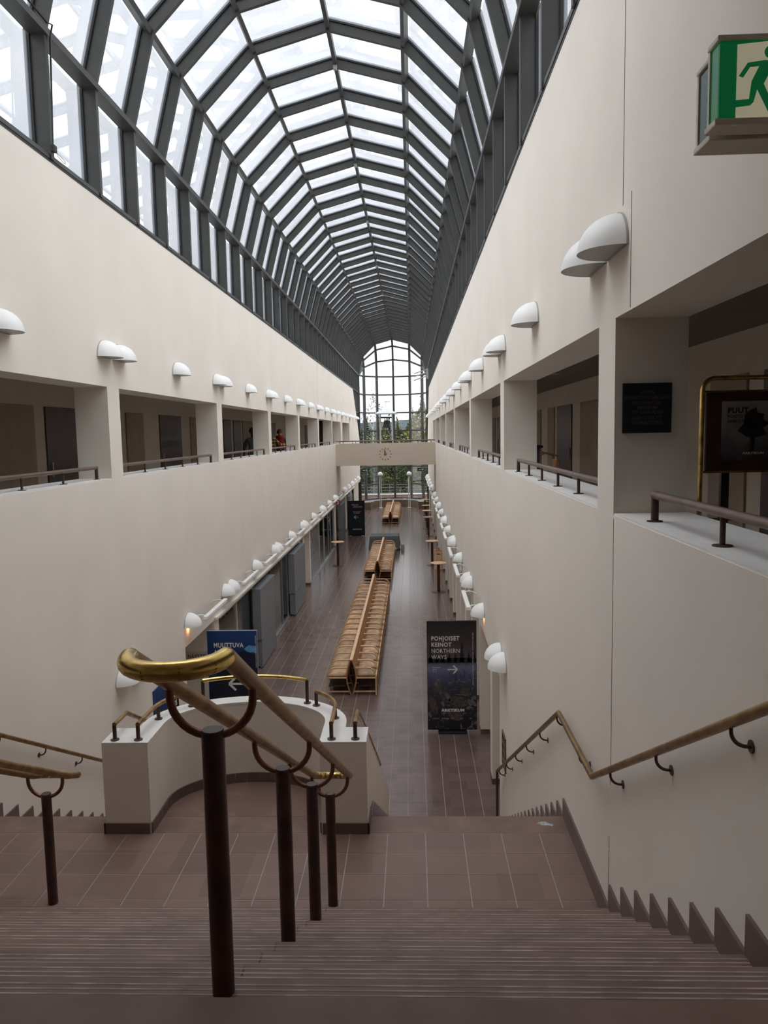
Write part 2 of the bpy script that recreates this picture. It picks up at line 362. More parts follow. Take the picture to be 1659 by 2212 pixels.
# ------------------------------------------------------------------ galleries: floor, ceiling, back wall with doors and niches
def gallery(side, X, items, tagname):
    xi = X+side*TH; xb = X+side*2.32; a, b = sorted((xi, xb))
    struct(MB().box(a, b, YB, YE, ZG-.3, ZG).build('floor_gallery_'+tagname, SKIRT))
    c0, c1 = sorted((X+side*.02, xb))
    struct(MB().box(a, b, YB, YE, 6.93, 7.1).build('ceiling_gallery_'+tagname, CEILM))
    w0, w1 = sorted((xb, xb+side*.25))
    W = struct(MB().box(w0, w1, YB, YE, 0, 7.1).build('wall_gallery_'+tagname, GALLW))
    struct(MB().box(a, b, YE, YE+.2, 0, 7.1).build('wall_gallery_end_'+tagname, CREAM))
    for kind, y0, y1 in items:
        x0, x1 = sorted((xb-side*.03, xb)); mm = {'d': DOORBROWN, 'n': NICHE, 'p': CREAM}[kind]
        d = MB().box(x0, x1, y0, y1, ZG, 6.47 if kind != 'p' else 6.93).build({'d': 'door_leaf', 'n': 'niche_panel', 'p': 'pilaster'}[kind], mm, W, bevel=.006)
        if kind == 'd':
            x2, x3 = sorted((xb-side*.07, xb-side*.03)); MB().box(x2, x3, y0+.08, y0+.11, 5.25, 5.5).build('door_handle', ALU, d)
    return W, xb
GL, xbl = gallery(-1, XL, [('n', 10.9, 12.8), ('d', 13.2, 14.4), ('n', 17., 18.1), ('d', 19.3, 21.1), ('n', 22., 23.1), ('d', 25.9, 27.), ('d', 27.4, 28.6), ('n', 28.9, 31.2), ('n', 33, 34.2), ('d', 34.8, 36), ('d', 39, 41.5), ('d', 46, 48), ('n', 50, 52)], 'left')
GR, xbr = gallery(1, XR, [('d', 6.6, 8.0), ('n', 8.4, 9.4), ('n', 10.6, 11.6), ('n', 14.7, 16.5), ('d', 17.4, 19.1), ('n', 19.5, 20.4), ('n', 21.5, 22.4), ('d', 25, 26.4), ('d', 31, 32.4), ('n', 33, 34.3), ('d', 38, 40)], 'right')
# lettering on the dark door of the left gallery
tg = text('NÄYTTELYT', .24, BLACK, GL, (xbl+.035, 19.35, 5.95), FACE_E, .01); tg2 = text('EXHIBITION', .24, BLACK, GL, (xbl+.035, 19.35, 5.65), FACE_E, .01)
for i, gy in enumerate((32.2, 32.62, 33.04)):      # red pictogram plates over the far doorway
    p = MB().box(xbl+.002, xbl+.05, gy, gy+.28, 6.5, 6.88).build('red_plate', RED, GL)
for side, X, nm in ((-1, XL, 'left'), (1, XR, 'right')):   # recessed ceiling spots
    for k in range(6):
        y = 8.2+k*5.8; MB().lathe([(.0, 0), (.10, 0), (.10, .035), (.0, .035)], 16, (X+side*1.3, y, 6.893)).build('ceiling_downlight', LAMPGREY, bpy.data.objects['ceiling_gallery_'+nm])
# ------------------------------------------------------------------ lower floor: grout bed with tiles
def bar(mb, p, q, w, h, ref=(0,0,1)):
    p, q = Vector(p), Vector(q); t = (q-p).normalized(); u = t.cross(Vector(ref))
    if u.length < .05: u = t.cross(Vector((1,0,0)))
    u.normalize(); v = u.cross(t); u *= w/2; v *= h/2
    return mb.add([p-u-v, p+u-v, p+u+v, p-u+v, q-u-v, q+u-v, q+u+v, q-u+v], [(0,1,2,3),(7,6,5,4),(0,4,5,1),(1,5,6,2),(2,6,7,3),(3,7,4,0)])
def proj(p):
    d = Vector(p)-Vector((0,0,ZC)); c = Vector((d.dot(right), d.dot(up), d.dot(fwd)))
    return (CX+FPX*c.x/c.z, CY-FPX*c.y/c.z) if c.z > .01 else None
FLOOR = struct(MB().box(XL-.35, XR+.48, 5.5, 64, -.12, -.002).build('floor', GROUT))
struct(MB().box(-7.2, XL-.35, YB, 64, -.12, 0).build('floor_shops', TILE))
P = .295; GAP = .004; GY = .0016
xs = [XL-.35]+[-.434+P*i for i in range(-12, 6)]+[XR+.48]
cells = []
for j in range(int((63-6.2)/P)):
    y0 = 6.2+P*j
    for i in range(len(xs)-1): cells.append((xs[i], xs[i+1], y0, y0+P))
def key(c):
    q = proj(((c[0]+c[1])/2, (c[2]+c[3])/2, 0))
    if q is None or not (0 < q[0] < 1659) or q[1] > 1757 or (225 < q[0] < 845 and q[1] > 1470 and q[0]+0 < 800) or (q[0] > 1060): return 99
    return c[2]
order = sorted(cells, key=lambda c: (key(c), abs(c[0]-.3)))
tile_mesh = {}
for c in order[:298]:
    wdt = round(c[1]-c[0], 3)
    if wdt not in tile_mesh: tile_mesh[wdt] = MB().box(-wdt/2+GAP, wdt/2-GAP, -P/2+GY, P/2-GY, -.012, 0).mesh('tile', TILE)
    link('tile', tile_mesh[wdt], FLOOR, ((c[0]+c[1])/2, (c[2]+c[3])/2, random.uniform(-.0002, .0002)))
mb = MB()
for c in order[298:]: mb.box(c[0]+GAP, c[1]-GAP, c[2]+GY, c[3]-GY, -.012, 0)
tag(mb.build('tile_field', TILE, FLOOR), kind='stuff')

# ------------------------------------------------------------------ landing, upper floor and stairs
TR, RI = .291, .1625
NOSE0, ZK = 4.883, lambda k: ZL+RI*k
YLE = 6.43                                             # far edge of the landing
LAND = struct(MB().box(XL, XR, NOSE0-.1, YLE-.01, ZL-.25, ZL-.002).prism([(-2.25, YLE-.02), (-.80, YLE-.02), (-.80, 6.62)]+[(-1.525+.725*math.cos(a*PI/12), 6.62+.5*math.sin(a*PI/12)) for a in range(1, 12)]+[(-2.25, 6.62)], 'z', ZL-.25, ZL-.004).build('floor_landing', [GROUT]))
lx = [XL]+[-.246+.3155*i for i in range(-11, 5)]+[XR]
ly = [NOSE0, 5.21, 5.53, 5.826, 6.14]
for j in range(len(ly)-1):
    for i in range(len(lx)-1):
        MB().box(lx[i]+GAP, lx[i+1]-GAP, ly[j]+GAP, ly[j+1]-GAP, ZL-.01, ZL+random.uniform(-.0005, .0005)).build('tile', TILE2, LAND)
for x0, x1 in ((XL, -2.65), (-2.25, -.80), (-.405, XR)):
    MB().box(x0+GAP, x1-GAP, 6.14+GAP, YLE, ZL-.03, ZL).build('nosing_tile', STEPM, LAND)
bay = [(-1.525+.72*math.cos(a*PI/14), 6.62+.50*math.sin(a*PI/14)) for a in range(0, 15)]
MB().prism([(-2.245, YLE+GAP)]+bay[::-1]+[(-.805, YLE+GAP)], 'z', ZL-.02, ZL).build('tile', TILE2, LAND)
struct(MB().box(XL, XR, YB, NOSE0-11*TR+.291+.0, ZK(11)-.3, ZK(11)-.0).build('floor_upper', STEPM))
GROOVE = mat('groove_filler', (.33, .27, .245), .85, noise=9, amount=.35)
def make_stairs(name, label, x0, x1, steps, joints):
    """steps: list of (y_back, y_front_nosing, z)"""
    S = thing(name, label, 'stairs', (x0, steps[0][1], 0)); S['kind'] = 'structure'
    for (yb, yf, z) in steps:
        st = MB().box(x0, x1, yb-.02, yf-.004, z-.30, z-.003).build('step', STEPM, S, world=True)
        cuts = [x0]+sorted(j for j in joints if x0 < j < x1)+[x1]
        for a, b in zip(cuts[:-1], cuts[1:]):
            m2 = MB().box(a+.001, b-.001, yb+.002, yf, z-.032, z)
            m2.build('tread', STEPM, st, world=True, bevel=.004)
        g = MB()
        for d in (.030, .052, .074): g.box(x0+.01, x1-.01, yf-d-.0035, yf-d+.0035, z-.004, z+.0008)
        g.build('nosing_groove', GROOVE, st, world=True)
    return S
up_steps = [(NOSE0-TR*k, NOSE0-TR*(k-1), ZK(k)) for k in range(1, 11)]
make_stairs('stairs', 'wide brown tiled stairs rising from the landing to the viewer', XL, XR, up_steps, [-.62, -2.4])
T2, R2 = .285, .16
dn = [(YLE+T2*(j-1), YLE+T2*j, ZL-R2*j) for j in range(1, 16)]
make_stairs('stairs', 'lower brown stair flight beside the wall with the long bronze handrail', -.405, XR, dn, [])
make_stairs('stairs', 'lower brown stair flight on the side of the blue posters', XL, -2.65, dn, [])
# skirting tiles stepping along the walls
def skirting(name, xw, side, steps, land):
    B = empty(name, (xw, steps[0][0], 0)); struct(B); h = .165
    x0, x1 = sorted((xw, xw-side*.016))
    for (yb, yf, z) in steps: MB().box(x0, x1, yb+.002, yf, z, z+h).build('skirting_tile', SKIRT, B, world=True)
    if land: 
        MB().box(x0, x1, NOSE0, YLE-.002, ZL, ZL+h).build('skirting_tile', SKIRT, B, world=True)
    return B
skirting('baseboard_right', XR, 1, up_steps, True); skirting('baseboard_right_lower', XR, 1, dn, False)
skirting('baseboard_left', XL, -1, up_steps, True); skirting('baseboard_left_lower', XL, -1, dn, False)
skirting('baseboard_stringer', -.405, -1, dn, False)

# ------------------------------------------------------------------ curved balustrade of the landing
CXB, CYB = -1.525, 6.58
ZCAP = 3.358
BAL = thing('balustrade', 'curved beige landing balustrade with white top and brown skirting tiles', 'balustrade', (CXB, CYB, 0))
def ell(rx, ry, n=28, a0=0, a1=PI): return [(CXB+rx*math.cos(a0+(a1-a0)*i/n), CYB+ry*math.sin(a0+(a1-a0)*i/n)) for i in range(n+1)]
def u_outline(gi, go):
    """inner rx,ry ; outer rx,ry ; legs"""
    inn = [(CXB+gi[0], 6.14)]+ell(*gi)+[(CXB-gi[0], 6.14)]
    out = [(CXB-1.115, 6.14), (CXB-1.115, 6.465), (CXB-go[0], 6.465)]+ell(*go)[::-1]+[(CXB+go[0], 6.465), (CXB+1.115, 6.465), (CXB+1.115, 6.14)]
    return inn, out
def ring(mb, gi, go, z0, z1):
    inn, out = u_outline(gi, go)
    # quads between matching inner / outer samples
    n = len(ell(*gi))
    I = [(CXB+gi[0], 6.14), (CXB+gi[0], 6.465)]+ell(*gi)+[(CXB-gi[0], 6.465), (CXB-gi[0], 6.14)]
    O = [(CXB+go[0], 6.14), (CXB+go[0], 6.465)]+ell(*go)+[(CXB-go[0], 6.465), (CXB-go[0], 6.14)]
    vs = []
    for (a, b) in zip(I, O): vs += [(a[0], a[1], z0), (b[0], b[1], z0), (a[0], a[1], z1), (b[0], b[1], z1)]
    fs = []
    for i in range(len(I)-1):
        p, q = 4*i, 4*i+4
        fs += [(p+2, p+3, q+3, q+2), (p, q, q+1, p+1), (p, p+2, q+2, q), (p+1, q+1, q+3, p+3)]
    e = 4*(len(I)-1); fs += [(0, 1, 3, 2), (e, e+2, e+3, e+1)]
    mb.add(vs, fs)
    for s in (-1, 1): mb.box(*sorted((CXB+s*go[0], CXB+s*1.115)), 6.14, 6.465, z0, z1)
    return mb
ring(MB(), (.725, .54), (.91, .70), 0, ZCAP-.02).build('curved_wall', PLASTER, BAL, world=True)
ring(MB(), (.722, .537), (.913, .703), ZCAP-.02, ZCAP).build('white_top', WHITECAP, BAL, world=True)
I = [(CXB+.725, 6.14), (CXB+.725, 6.24), (CXB+.725, 6.34), (CXB+.725, 6.44)]+ell(.725, .54, 20)+[(CXB-.725, 6.44), (CXB-.725, 6.34), (CXB-.725, 6.24), (CXB-.725, 6.14)]
for a, b in zip(I[:-1], I[1:]):
    A, B = Vector((*a, ZL+.047)), Vector((*b, ZL+.047)); d = (B-A)
    if d.length < .02: continue
    d = d.normalized()*.003; nrm = Vector((-d.y, d.x, 0)).normalized()*.006
    t = MB(); bar(t, A+d+nrm, B-d+nrm, .014, .094); t.build('skirting_tile', SKIRT, BAL, world=True)
for s in (-1, 1):
    a, b = sorted((CXB+s*.735, CXB+s*1.125))
    MB().box(a, b, 6.126, 6.14, ZL, ZL+.094).build('skirting_tile', SKIRT, BAL, world=True)
    x = CXB+s*1.115; MB().box(*sorted((x, x+s*.012)), 6.126, 6.43, ZL, ZL+.094).build('skirting_tile', SKIRT, BAL, world=True)
# sloping stringer parapets beside the lower flights
for s in (-1, 1):
    a, b = sorted((CXB+s*.915, CXB+s*1.115)); sl = R2/T2
    y1 = YLE+T2*15.3
    MB().prism([(6.465, 0), (y1, 0), (y1, .72), (6.55, 3.20), (6.465, 3.25)], 'x', a, b).build('stringer_wall', PLASTER, BAL, world=True)
# low brass rails on the balustrade
def railset(pts, posts, zb, r=.019, label=None, pm=BRONZE, rm=BRASS2):
    p0 = posts[0]; T = thing('handrail', label, 'handrail', (p0[0], p0[1], zb))
    MB().tube(pts, r, 12).build('rail', rm, T, world=True, smooth=True)
    for (x, y, z) in posts:
        MB().tube([(x, y, zb), (x, y, z)], .017, 10).build('post', pm, T, world=True, smooth=True)
        MB().lathe([(0, .0), (.036, .0), (.036, .007), (.017, .012)], 14, (x, y, zb)).build('flange', pm, T, world=True, smooth=True)
    return T
zr = ZCAP+.135
def emid(a, rx=.815, ry=.62): return (CXB+rx*math.cos(a), CYB+ry*math.sin(a))
A1 = [emid(PI*t) for t in [.955-.02*i for i in range(0, 11)]]
railset([(-2.345, 6.20, zr), (-2.345, 6.35, zr)]+[(x, y, zr) for x, y in [emid(PI*(1-.02*i)) for i in range(0, 13)]], [(-2.345, 6.20, zr), (emid(PI*.95)[0], emid(PI*.95)[1], zr), (*emid(PI*.76), zr)], ZCAP, label='short curved brass rail on the balustrade top beside the blue posters')
railset([(-.705, 6.20, zr), (-.705, 6.35, zr)]+[(x, y, zr) for x, y in [emid(PI*.02*i) for i in range(0, 13)]], [(-.705, 6.20, zr), (emid(PI*.05)[0], emid(PI*.05)[1], zr), (*emid(PI*.24), zr)], ZCAP, label='short curved brass rail on the balustrade top facing the benches')
zc2 = ZCAP+.225
railset([(*emid(PI*(.71-.42*i/16)), zc2) for i in range(17)], [(*emid(PI*.71), zc2), (*emid(PI*.5), zc2), (*emid(PI*.29), zc2)], ZCAP, rm=BRASS, label='polished brass rail arching over the middle of the curved balustrade')
for s, lab in ((-1, 'brass rail running down the stair parapet next to the blue wall poster'), (1, 'brass rail running down the stair parapet towards the black banner')):
    x = CXB+s*1.02
    railset([(x, 6.20, zr), (x, 6.48, zr), (x, 7.3, zr-.82*.54), (x, 10.4, zr-3.92*.57)], [(x, 6.20, zr)], ZCAP, label=lab)

# ------------------------------------------------------------------ big double handrails on the upper stairs
def ztread(y):
    for (yb, yf, z) in up_steps:
        if yb <= y < yf: return z
    return ZL
def double_rail(xc, label, post_ys=(2.204, 3.347, 4.266, 5.159), ext=0.):
    T = thing('stair_handrail', label, 'handrail', (xc, post_ys[-1], ZL)); hw = .125; sl = .556
    y1, z1 = 5.159, 3.531; y0 = 1.93; z0 = z1+(y1-y0)*sl
    pts = []
    for i in range(0, 9):                                  # bottom loop
        a = PI*i/8; pts.append((xc+hw*math.cos(a), y1+.13+ext+.11*math.sin(a), z1-.072-ext*.35-.05*math.sin(a)))
    left = [(xc-hw, y1+.08, z1-.0445), (xc-hw, y1, z1), (xc-hw, y0, z0)]
    top = [(xc-hw*math.cos(a), y0-.02-.13*math.sin(a), z0+.012) for a in [PI*i/10 for i in range(11)]]
    rgt = [(xc+hw, y0, z0), (xc+hw, y1, z1), (xc+hw, y1+.08, z1-.0445)]
    MB().tube(pts+left+top+rgt,   .0245, 16, closed=True).build('rail', BRASS2, T, world=True, smooth=True)
    MB().tube([(xc-hw*1.0*math.cos(a), y0-.02-.13*math.sin(a), z0+.0125) for a in [PI*(.02+.96*i/14) for i in range(15)]], .0252, 16).build('rail_loop', BRASS, T, world=True, smooth=True)
    MB().tube([(xc+hw*math.cos(a), y1+.13+ext+.11*math.sin(a), z1-.0715-ext*.35-.05*math.sin(a)) for a in [PI*i/12 for i in range(13)]], .0252, 14).build('rail_loop', BRASS, T, world=True, smooth=True)
    for y in post_ys:
        zt = z1+(y1-y)*sl; zb = ztread(y); zp = zt-.145
        if y == post_ys[-1]: zp = zt-.138
        post = MB().lathe([(0, zp), (.031, zp), (.0335, zp-.003), (.0343, zp-.01), (.0343, zb)], 24, (xc, y, 0)).build('post', BRONZE, T, world=True, smooth=True)
        n = 16; U = [(xc-hw, y, zt), (xc-hw, y, zt-.025)]+[(xc-hw*math.cos(PI*i/n), y, zt-.045-.12*math.sin(PI*i/n)) for i in range(n+1)]+[(xc+hw, y, zt-.03), (xc+hw, y, zt)]
        MB().tube(U, .0125, 12).build('bracket', BRONZE2, T, world=True, smooth=True)
    return T
double_rail(-.607, 'double brass handrail on dark bronze posts in the middle of the stairs')
double_rail(-2.643, 'double brass handrail on the stairs closer to the blue posters', (2.3, 3.30, 5.168), .10)

# ------------------------------------------------------------------ wall handrails
def wall_rail(xr, xw, pts, brackets, label, endpost=None):
    T = thing('wall_handrail', label, 'handrail', (xw, pts[0][0], pts[0][1]))
    MB().tube([(xr, y, z) for y, z in pts], .022, 14).build('rail', BRASS2, T, world=True, smooth=True)
    s = 1 if xw > xr else -1; d = abs(xw-xr)
    for y, z in brackets:
        n = 8; c = [(xr, y, z), (xr, y, z-.035)]+[(xr+s*(d-.0)*.8*(1-math.cos(PI/2*i/n)), y, z-.035-.062*math.sin(PI/2*i/n)) for i in range(1, n+1)]+[(xw, y, z-.097)]
        b = MB().tube(c, .008, 8).build('bracket', BRONZE, T, world=True, smooth=True)
        MB().tube([(xw-s*.006, y, z-.097), (xw, y, z-.097)], .026, 14).build('wall_plate', BRONZE, b, world=True, smooth=True)
    if endpost: MB().tube([(xr, endpost[0], endpost[1]), (xr, endpost[0], 0)], .02, 10).build('end_post', BRONZE, T, world=True, smooth=True)
rp = [(1.2, 5.72), (5.08, 3.545), (6.28, 3.545), (11.0, .89)]
def zrail(y):
    for (a, b) in zip(rp[:-1], rp[1:]):
        if a[0] <= y <= b[0]: return a[1]+(b[1]-a[1])*(y-a[0])/(b[0]-a[0])
wall_rail(1.20, XR, rp, [(y, zrail(y)) for y in (2.0, 2.871, 3.747, 4.611, 5.482, 6.354, 7.224, 8.098, 8.97, 9.85, 10.7)], 'long bronze handrail bent along the wall beside the stairs', (11.0, .89))
rpl = [(1.2, 5.72), (5.08, 3.53), (6.28, 3.48), (6.9, 3.13), (11.0, .86)]
rp = rpl
wall_rail(-3.95, XL, rpl, [(y, zrail(y)) for y in (2.0, 3., 4., 5., 6.0, 6.92, 7.78, 8.63, 9.5, 10.4)], 'brass handrail on the wall behind the curved balustrade')

# ------------------------------------------------------------------ glass barrel roof
RV, ZV = 2.655, 10.42; RR = RV+.17
Y0R, PIT = 10.31, 1.385
def prof(r): return [(XM-r, ZW)]+[(XM-r*math.cos(PI*i/6), ZV+r*math.sin(PI*i/6)) for i in range(7)]+[(XM+r, ZW)]
ROOF = empty('ceiling', (XM, 0, ZW)); struct(ROOF)
def shell(mb, ro, ri, hw):
    O, I = prof(ro), prof(ri); n = len(O); vs = []
    for (a, b) in zip(O, I): vs += [(a[0], -hw, a[1]), (a[0], hw, a[1]), (b[0], -hw, b[1]), (b[0], hw, b[1])]
    fs = []
    for i in range(n-1):
        p, q = 4*i, 4*i+4; fs += [(p, p+1, q+1, q), (p+2, q+2, q+3, p+3), (p, q, q+2, p+2), (p+1, p+3, q+3, q+1)]
    fs += [(0, 2, 3, 1), (4*n-4, 4*n-3, 4*n-1, 4*n-2)]
    mb.add(vs, fs)
rb = MB(); shell(rb, RR+.02, RR-.20, .036); rb.cur = 1; shell(rb, RR+.03, RR-.035, .062)
rme = rb.mesh('rib', [DARKMETAL, GASKET])
K0, K1 = -5, 36
for k in range(K0, K1+1): link('rib', rme, ROOF, Vector((0, Y0R+PIT*k, 0))-ROOF.location)
YR0, YA = Y0R+PIT*K0, Y0R+PIT*K1
for i in range(7):                                   # purlins along the hall
    a = PI*i/6; d = Vector((-math.cos(a), 0, math.sin(a))); c = Vector((XM, 0, ZV))
    dep = .20 if i in (0, 6) else .15
    p = c+d*(RR-dep/2-.03); mb = MB(); bar(mb, (p.x, YR0, p.z), (p.x, YA, p.z), .08 if i in (0, 6) else .07, dep, ref=d)
    mb.build('purlin', DARKMETAL, ROOF, world=True)
for s in (-1, 1):
    x = XM+s*RV; MB().box(*sorted((x+s*.25, x-s*.012)), YR0, YA, ZW, ZW+.05).build('purlin', DARKMETAL, ROOF, world=True)
    MB().box(*sorted((x+s*.5, x-s*.005)), YR0, 54.3, ZW-.03, ZW).build('wall_capping', GASKET, ROOF, world=True)
pf = prof(RR); facet = []
for i in range(8):
    a, b = Vector((pf[i][0], 0, pf[i][1])), Vector((pf[i+1][0], 0, pf[i+1][1])); t = (b-a).normalized(); mb = MB()
    nr = Vector((t.z, 0, -t.x)); a2, b2 = a+t*.03, b-t*.03; h = nr*.006
    vs = [a2-h, b2-h, b2+h, a2+h]; y0, y1 = .04, PIT-.04
    facet.append([(v.x, y, v.z) for y in (y0, y1) for v in vs])
FQ = [(0,1,2,3),(7,6,5,4),(0,4,5,1),(1,5,6,2),(2,6,7,3),(3,7,4,0)]
fmesh = [MB().add(f, FQ).mesh('pane', ROOFGLASS) for f in facet]
rest = MB()
for k in range(K0, K1):
    for i in range(8):
        y = Y0R+PIT*k
        if -2 <= k <= 34: link('pane', fmesh[i], ROOF, Vector((0, y, 0))-ROOF.location)
        else: rest.add([(x, yy+y, z) for x, yy, z in facet[i]], FQ)
tag(rest.build('pane_field', ROOFGLASS, ROOF, world=True), kind='stuff')
for k in (4, 8, 12, 17, 22):      # small sensors hanging under the ridge
    y = Y0R+PIT*k+.0; p = MB().box(XM-.035, XM+.035, y-.1, y-.03, ZV+RV-.10, ZV+RV+.0).build('ridge_sensor', LAMPGREY, ROOF, world=True, bevel=.01)
# side glazing below the roof where the plaster stops short of the end
for s in (-1, 1):
    x = XM+s*RV; G = empty('window_2' if s < 0 else 'window_3', (x, 57, 0)); struct(G)
    for k in range(31, 37):
        y = Y0R+PIT*k; MB().box(*sorted((x+s*.03, x+s*.22)), y-.036, y+.036, 0, ZW).build('mullion', DARKMETAL, G, world=True)
        if k < 36:
            for z0, z1 in ((.1, 3.2), (3.2, 6.1), (6.1, 9.0)): MB().box(*sorted((x+s*.2, x+s*.212)), y+.04, y+PIT-.04, z0+.03, z1-.03).build('pane', PANEGLASS, G, world=True)
    for z in (3.2, 6.1, 7.54): MB().box(*sorted((x+s*.03, x+s*.22)), Y0R+PIT*31, YA, z-.035, z+.035).build('transom', DARKMETAL, G, world=True)

# ------------------------------------------------------------------ glazed apse at the far end
APS = empty('window_1', (XM, YA, 0)); struct(APS)
def an(phi, th): return Vector((XM+RV*math.sin(phi), YA+RV*math.cos(phi)*math.cos(th), ZV+RV*math.cos(phi)*math.sin(th)))
PH = [(-PI/2)+PI*i/6 for i in range(7)]
LV = [.62, 1.80, 3.23, 4.66, 6.10, 7.54, 8.98, ZV]
for ph in PH:
    b = an(ph, 0); d = Vector((math.sin(ph), math.cos(ph), 0)); mb = MB()
    bar(mb, (b.x, b.y, .0), (b.x, b.y, ZV), .16, .17, ref=d); mb.build('mullion', DARKMETAL, APS, world=True)
    if abs(ph) < 1.5:
        mb = MB()
        for j in range(6): bar(mb, an(ph, PI/12*j), an(ph, PI/12*(j+1)), .14, .14, ref=(d.x, d.y, .6))
        mb.build('curved_mullion', DARKMETAL, APS, world=True)
TH_ = [0, PI/6, PI/3, PI/2]
for i in range(6):
    p, q = PH[i], PH[i+1]; a, b = an(p, 0), an(q, 0); nd = Vector((math.sin((p+q)/2), math.cos((p+q)/2), 0))
    for z in LV:
        mb = MB(); bar(mb, (a.x, a.y, z), (b.x, b.y, z), .14, .10); mb.build('transom', DARKMETAL, APS, world=True)
    for z0, z1 in zip(LV[:-1], LV[1:]):
        mb = MB(); vs = [Vector((a.x, a.y, z0)), Vector((b.x, b.y, z0)), Vector((b.x, b.y, z1)), Vector((a.x, a.y, z1))]
        mb.add([v-nd*.005 for v in vs]+[v+nd*.005 for v in vs], FQ); mb.build('pane', PANEGLASS, APS, world=True)
    for j in range(3):
        c = [an(p, TH_[j]), an(q, TH_[j]), an(q, TH_[j+1]), an(p, TH_[j+1])]
        mb = MB(); mb.add([v*1 for v in c]+[v+nd*.01 for v in c], FQ); mb.build('pane', PANEGLASS, APS, world=True)
        if j: mb = MB(); bar(mb, an(p, TH_[j]), an(q, TH_[j]), .13, .12); mb.build('transom', DARKMETAL, APS, world=True)
MB().lathe([(RV+.1, 0), (RV+.1, .60), (RV-.08, .60), (RV-.08, 0)], 24, (XM, YA, 0), 0, PI).build('low_wall', STONEB, APS, world=True)

# plaster end over the stairs: the glazing starts in front of the viewer
struct(MB().prism([(x, z) for x, z in prof(RR+.05)], 'y', YR0-.2, YR0-.04).build('wall_gable', PLASTER))
struct(MB().box(XL-.5, XR+.5, YB, YR0-.1, ZW, ZW+.25).build('ceiling_rear', PLASTER))
# ------------------------------------------------------------------ ground floor fronts: recesses, piers, lintel strips
# right side: recess wall with piers and dark display slots
RB = struct(MB().box(XR+.47, XR+.6, 11.35, YE, 0, ZO+.2).build('wall_recess_right', CREAM))
struct(MB().box(XR, XR+.47, YE-.3, YE, 0, ZO).build('wall_recess_end', PLASTER))
py = [12.45, 14.62, 16.6, 18.6, 20.6, 22.6, 24.5, 26.7, 28.2, 29.95, 32.5, 34.5, 36.5, 38.5, 40.4, 43, 46, 49, 52, 55, 58]
for y in py:
    c = struct(MB().box(XR+.0, XR+.47, y, y+.32, .09, ZO).build('wall_pier', PLASTER, bevel=.006))
    MB().box(XR-.006, XR+.47, y-.006, y+.326, 0, .09).build('skirting_tile', SKIRT, c)
for a, b in zip(py[:-1], py[1:]):
    MB().box(XR+.18, XR+.47, a+.32, b, .06, ZO).build('inner_panel', CREAM, RB)
    mid = (a+.32+b)/2
    if b-a < 2.4 and b > 14:
        case = MB().box(XR+.16, XR+.18, mid-.28, mid+.28, .55, 1.95).build('dark_display_window', DOORBROWN, RB)
        for yy in (mid-.3, mid+.28): MB().box(XR+.12, XR+.182, yy, yy+.02, .5, 2.0).build('metal_edge', ALU, case)
    else: MB().box(XR+.15, XR+.18, mid-.45, mid+.45, .0, 2.05).build('door_leaf', CREAM, RB, bevel=.01)
# poster strip and small gold sign at the foot of the right stair wall
s1 = MB().box(XR-.012, XR, 10.55, 10.95, 1.05, 1.55).build('wall_sign', BLACK); tag(s1, 'small dark sign with golden frame on wall near stair foot', 'sign')
for (a, b, c, d) in ((10.55, 10.95, 1.53, 1.55), (10.55, 10.95, 1.05, 1.07), (10.55, 10.57, 1.05, 1.55), (10.93, 10.95, 1.05, 1.55), (10.62, 10.88, 1.38, 1.43), (10.62, 10.88, 1.26, 1.31), (10.62, 10.88, 1.14, 1.19)):
    MB().box(XR-.016, XR-.012, a, b, c, d).build('gold_line', BRASS, s1)
# left side
LB = struct(MB().box(-7.2, -7.0, 11, YE, 0, 4.1).build('wall_shops', CREAM))
struct(MB().box(-7.0, XL-.62, 15.3, 15.45, 0, 4.1).build('wall_shops_end', PLASTER))
niche = struct(MB().box(XL-.62, XL-.0, 15.1, 15.45, 0, ZO).build('wall_niche', PLASTER)) 
struct(MB().box(XL-.67, XL-.62, 12.9, 15.5, 0, ZO).build('door_1', PLASTER))
sp = MB().box(XL-.60, XL-.10, 15.082, 15.1, 1.19, 1.57).build('exhibition_sign', CREAM, bevel=.004); tag(sp, 'beige wall sign reading EXHIBITION next to the blue banner', 'sign')
text('NÄYTTELY', .11, BROWNINK, sp, (XL-.57, 15.0815, 1.43), FACE_S, .003, sx=.8); text('EXHIBITION', .11, BROWNINK, sp, (XL-.57, 15.0815, 1.28), FACE_S, .003, sx=.8)
lt = struct(MB().box(XL-.02, XL+.06, 15.1, 41.0, ZO, ZO+.05).box(XL-.02, XL+.06, 41.5, 54, ZO, ZO+.05).build('trim_1', WHITECAP))
MB().box(XL-.06, XL+.03, 15.45, 40.9, ZO-.06, ZO).build('sliding_track', ALU, lt)
def column(y0, y1, x0=XL-.30, x1=XL-.02):
    c = struct(MB().box(x0, x1, y0, y1, .09, ZO).build('wall_pier', PLASTER, bevel=.006)); MB().box(x0-.005, x1+.006, y0-.006, y1+.006, 0, .09).build('skirting_tile', SKIRT, c); return c
for a, b in ((28.05, 28.35), (29.75, 30.05), (39.7, 40.4), (46.6, 47.1), (50.2, 51.4), (53.4, 58)): column(a, b)
MB().box(XL-.30, XL-.26, 28.35, 29.75, 0, ZO).build('door_2', CREAM); struct(bpy.data.objects['door_2'])
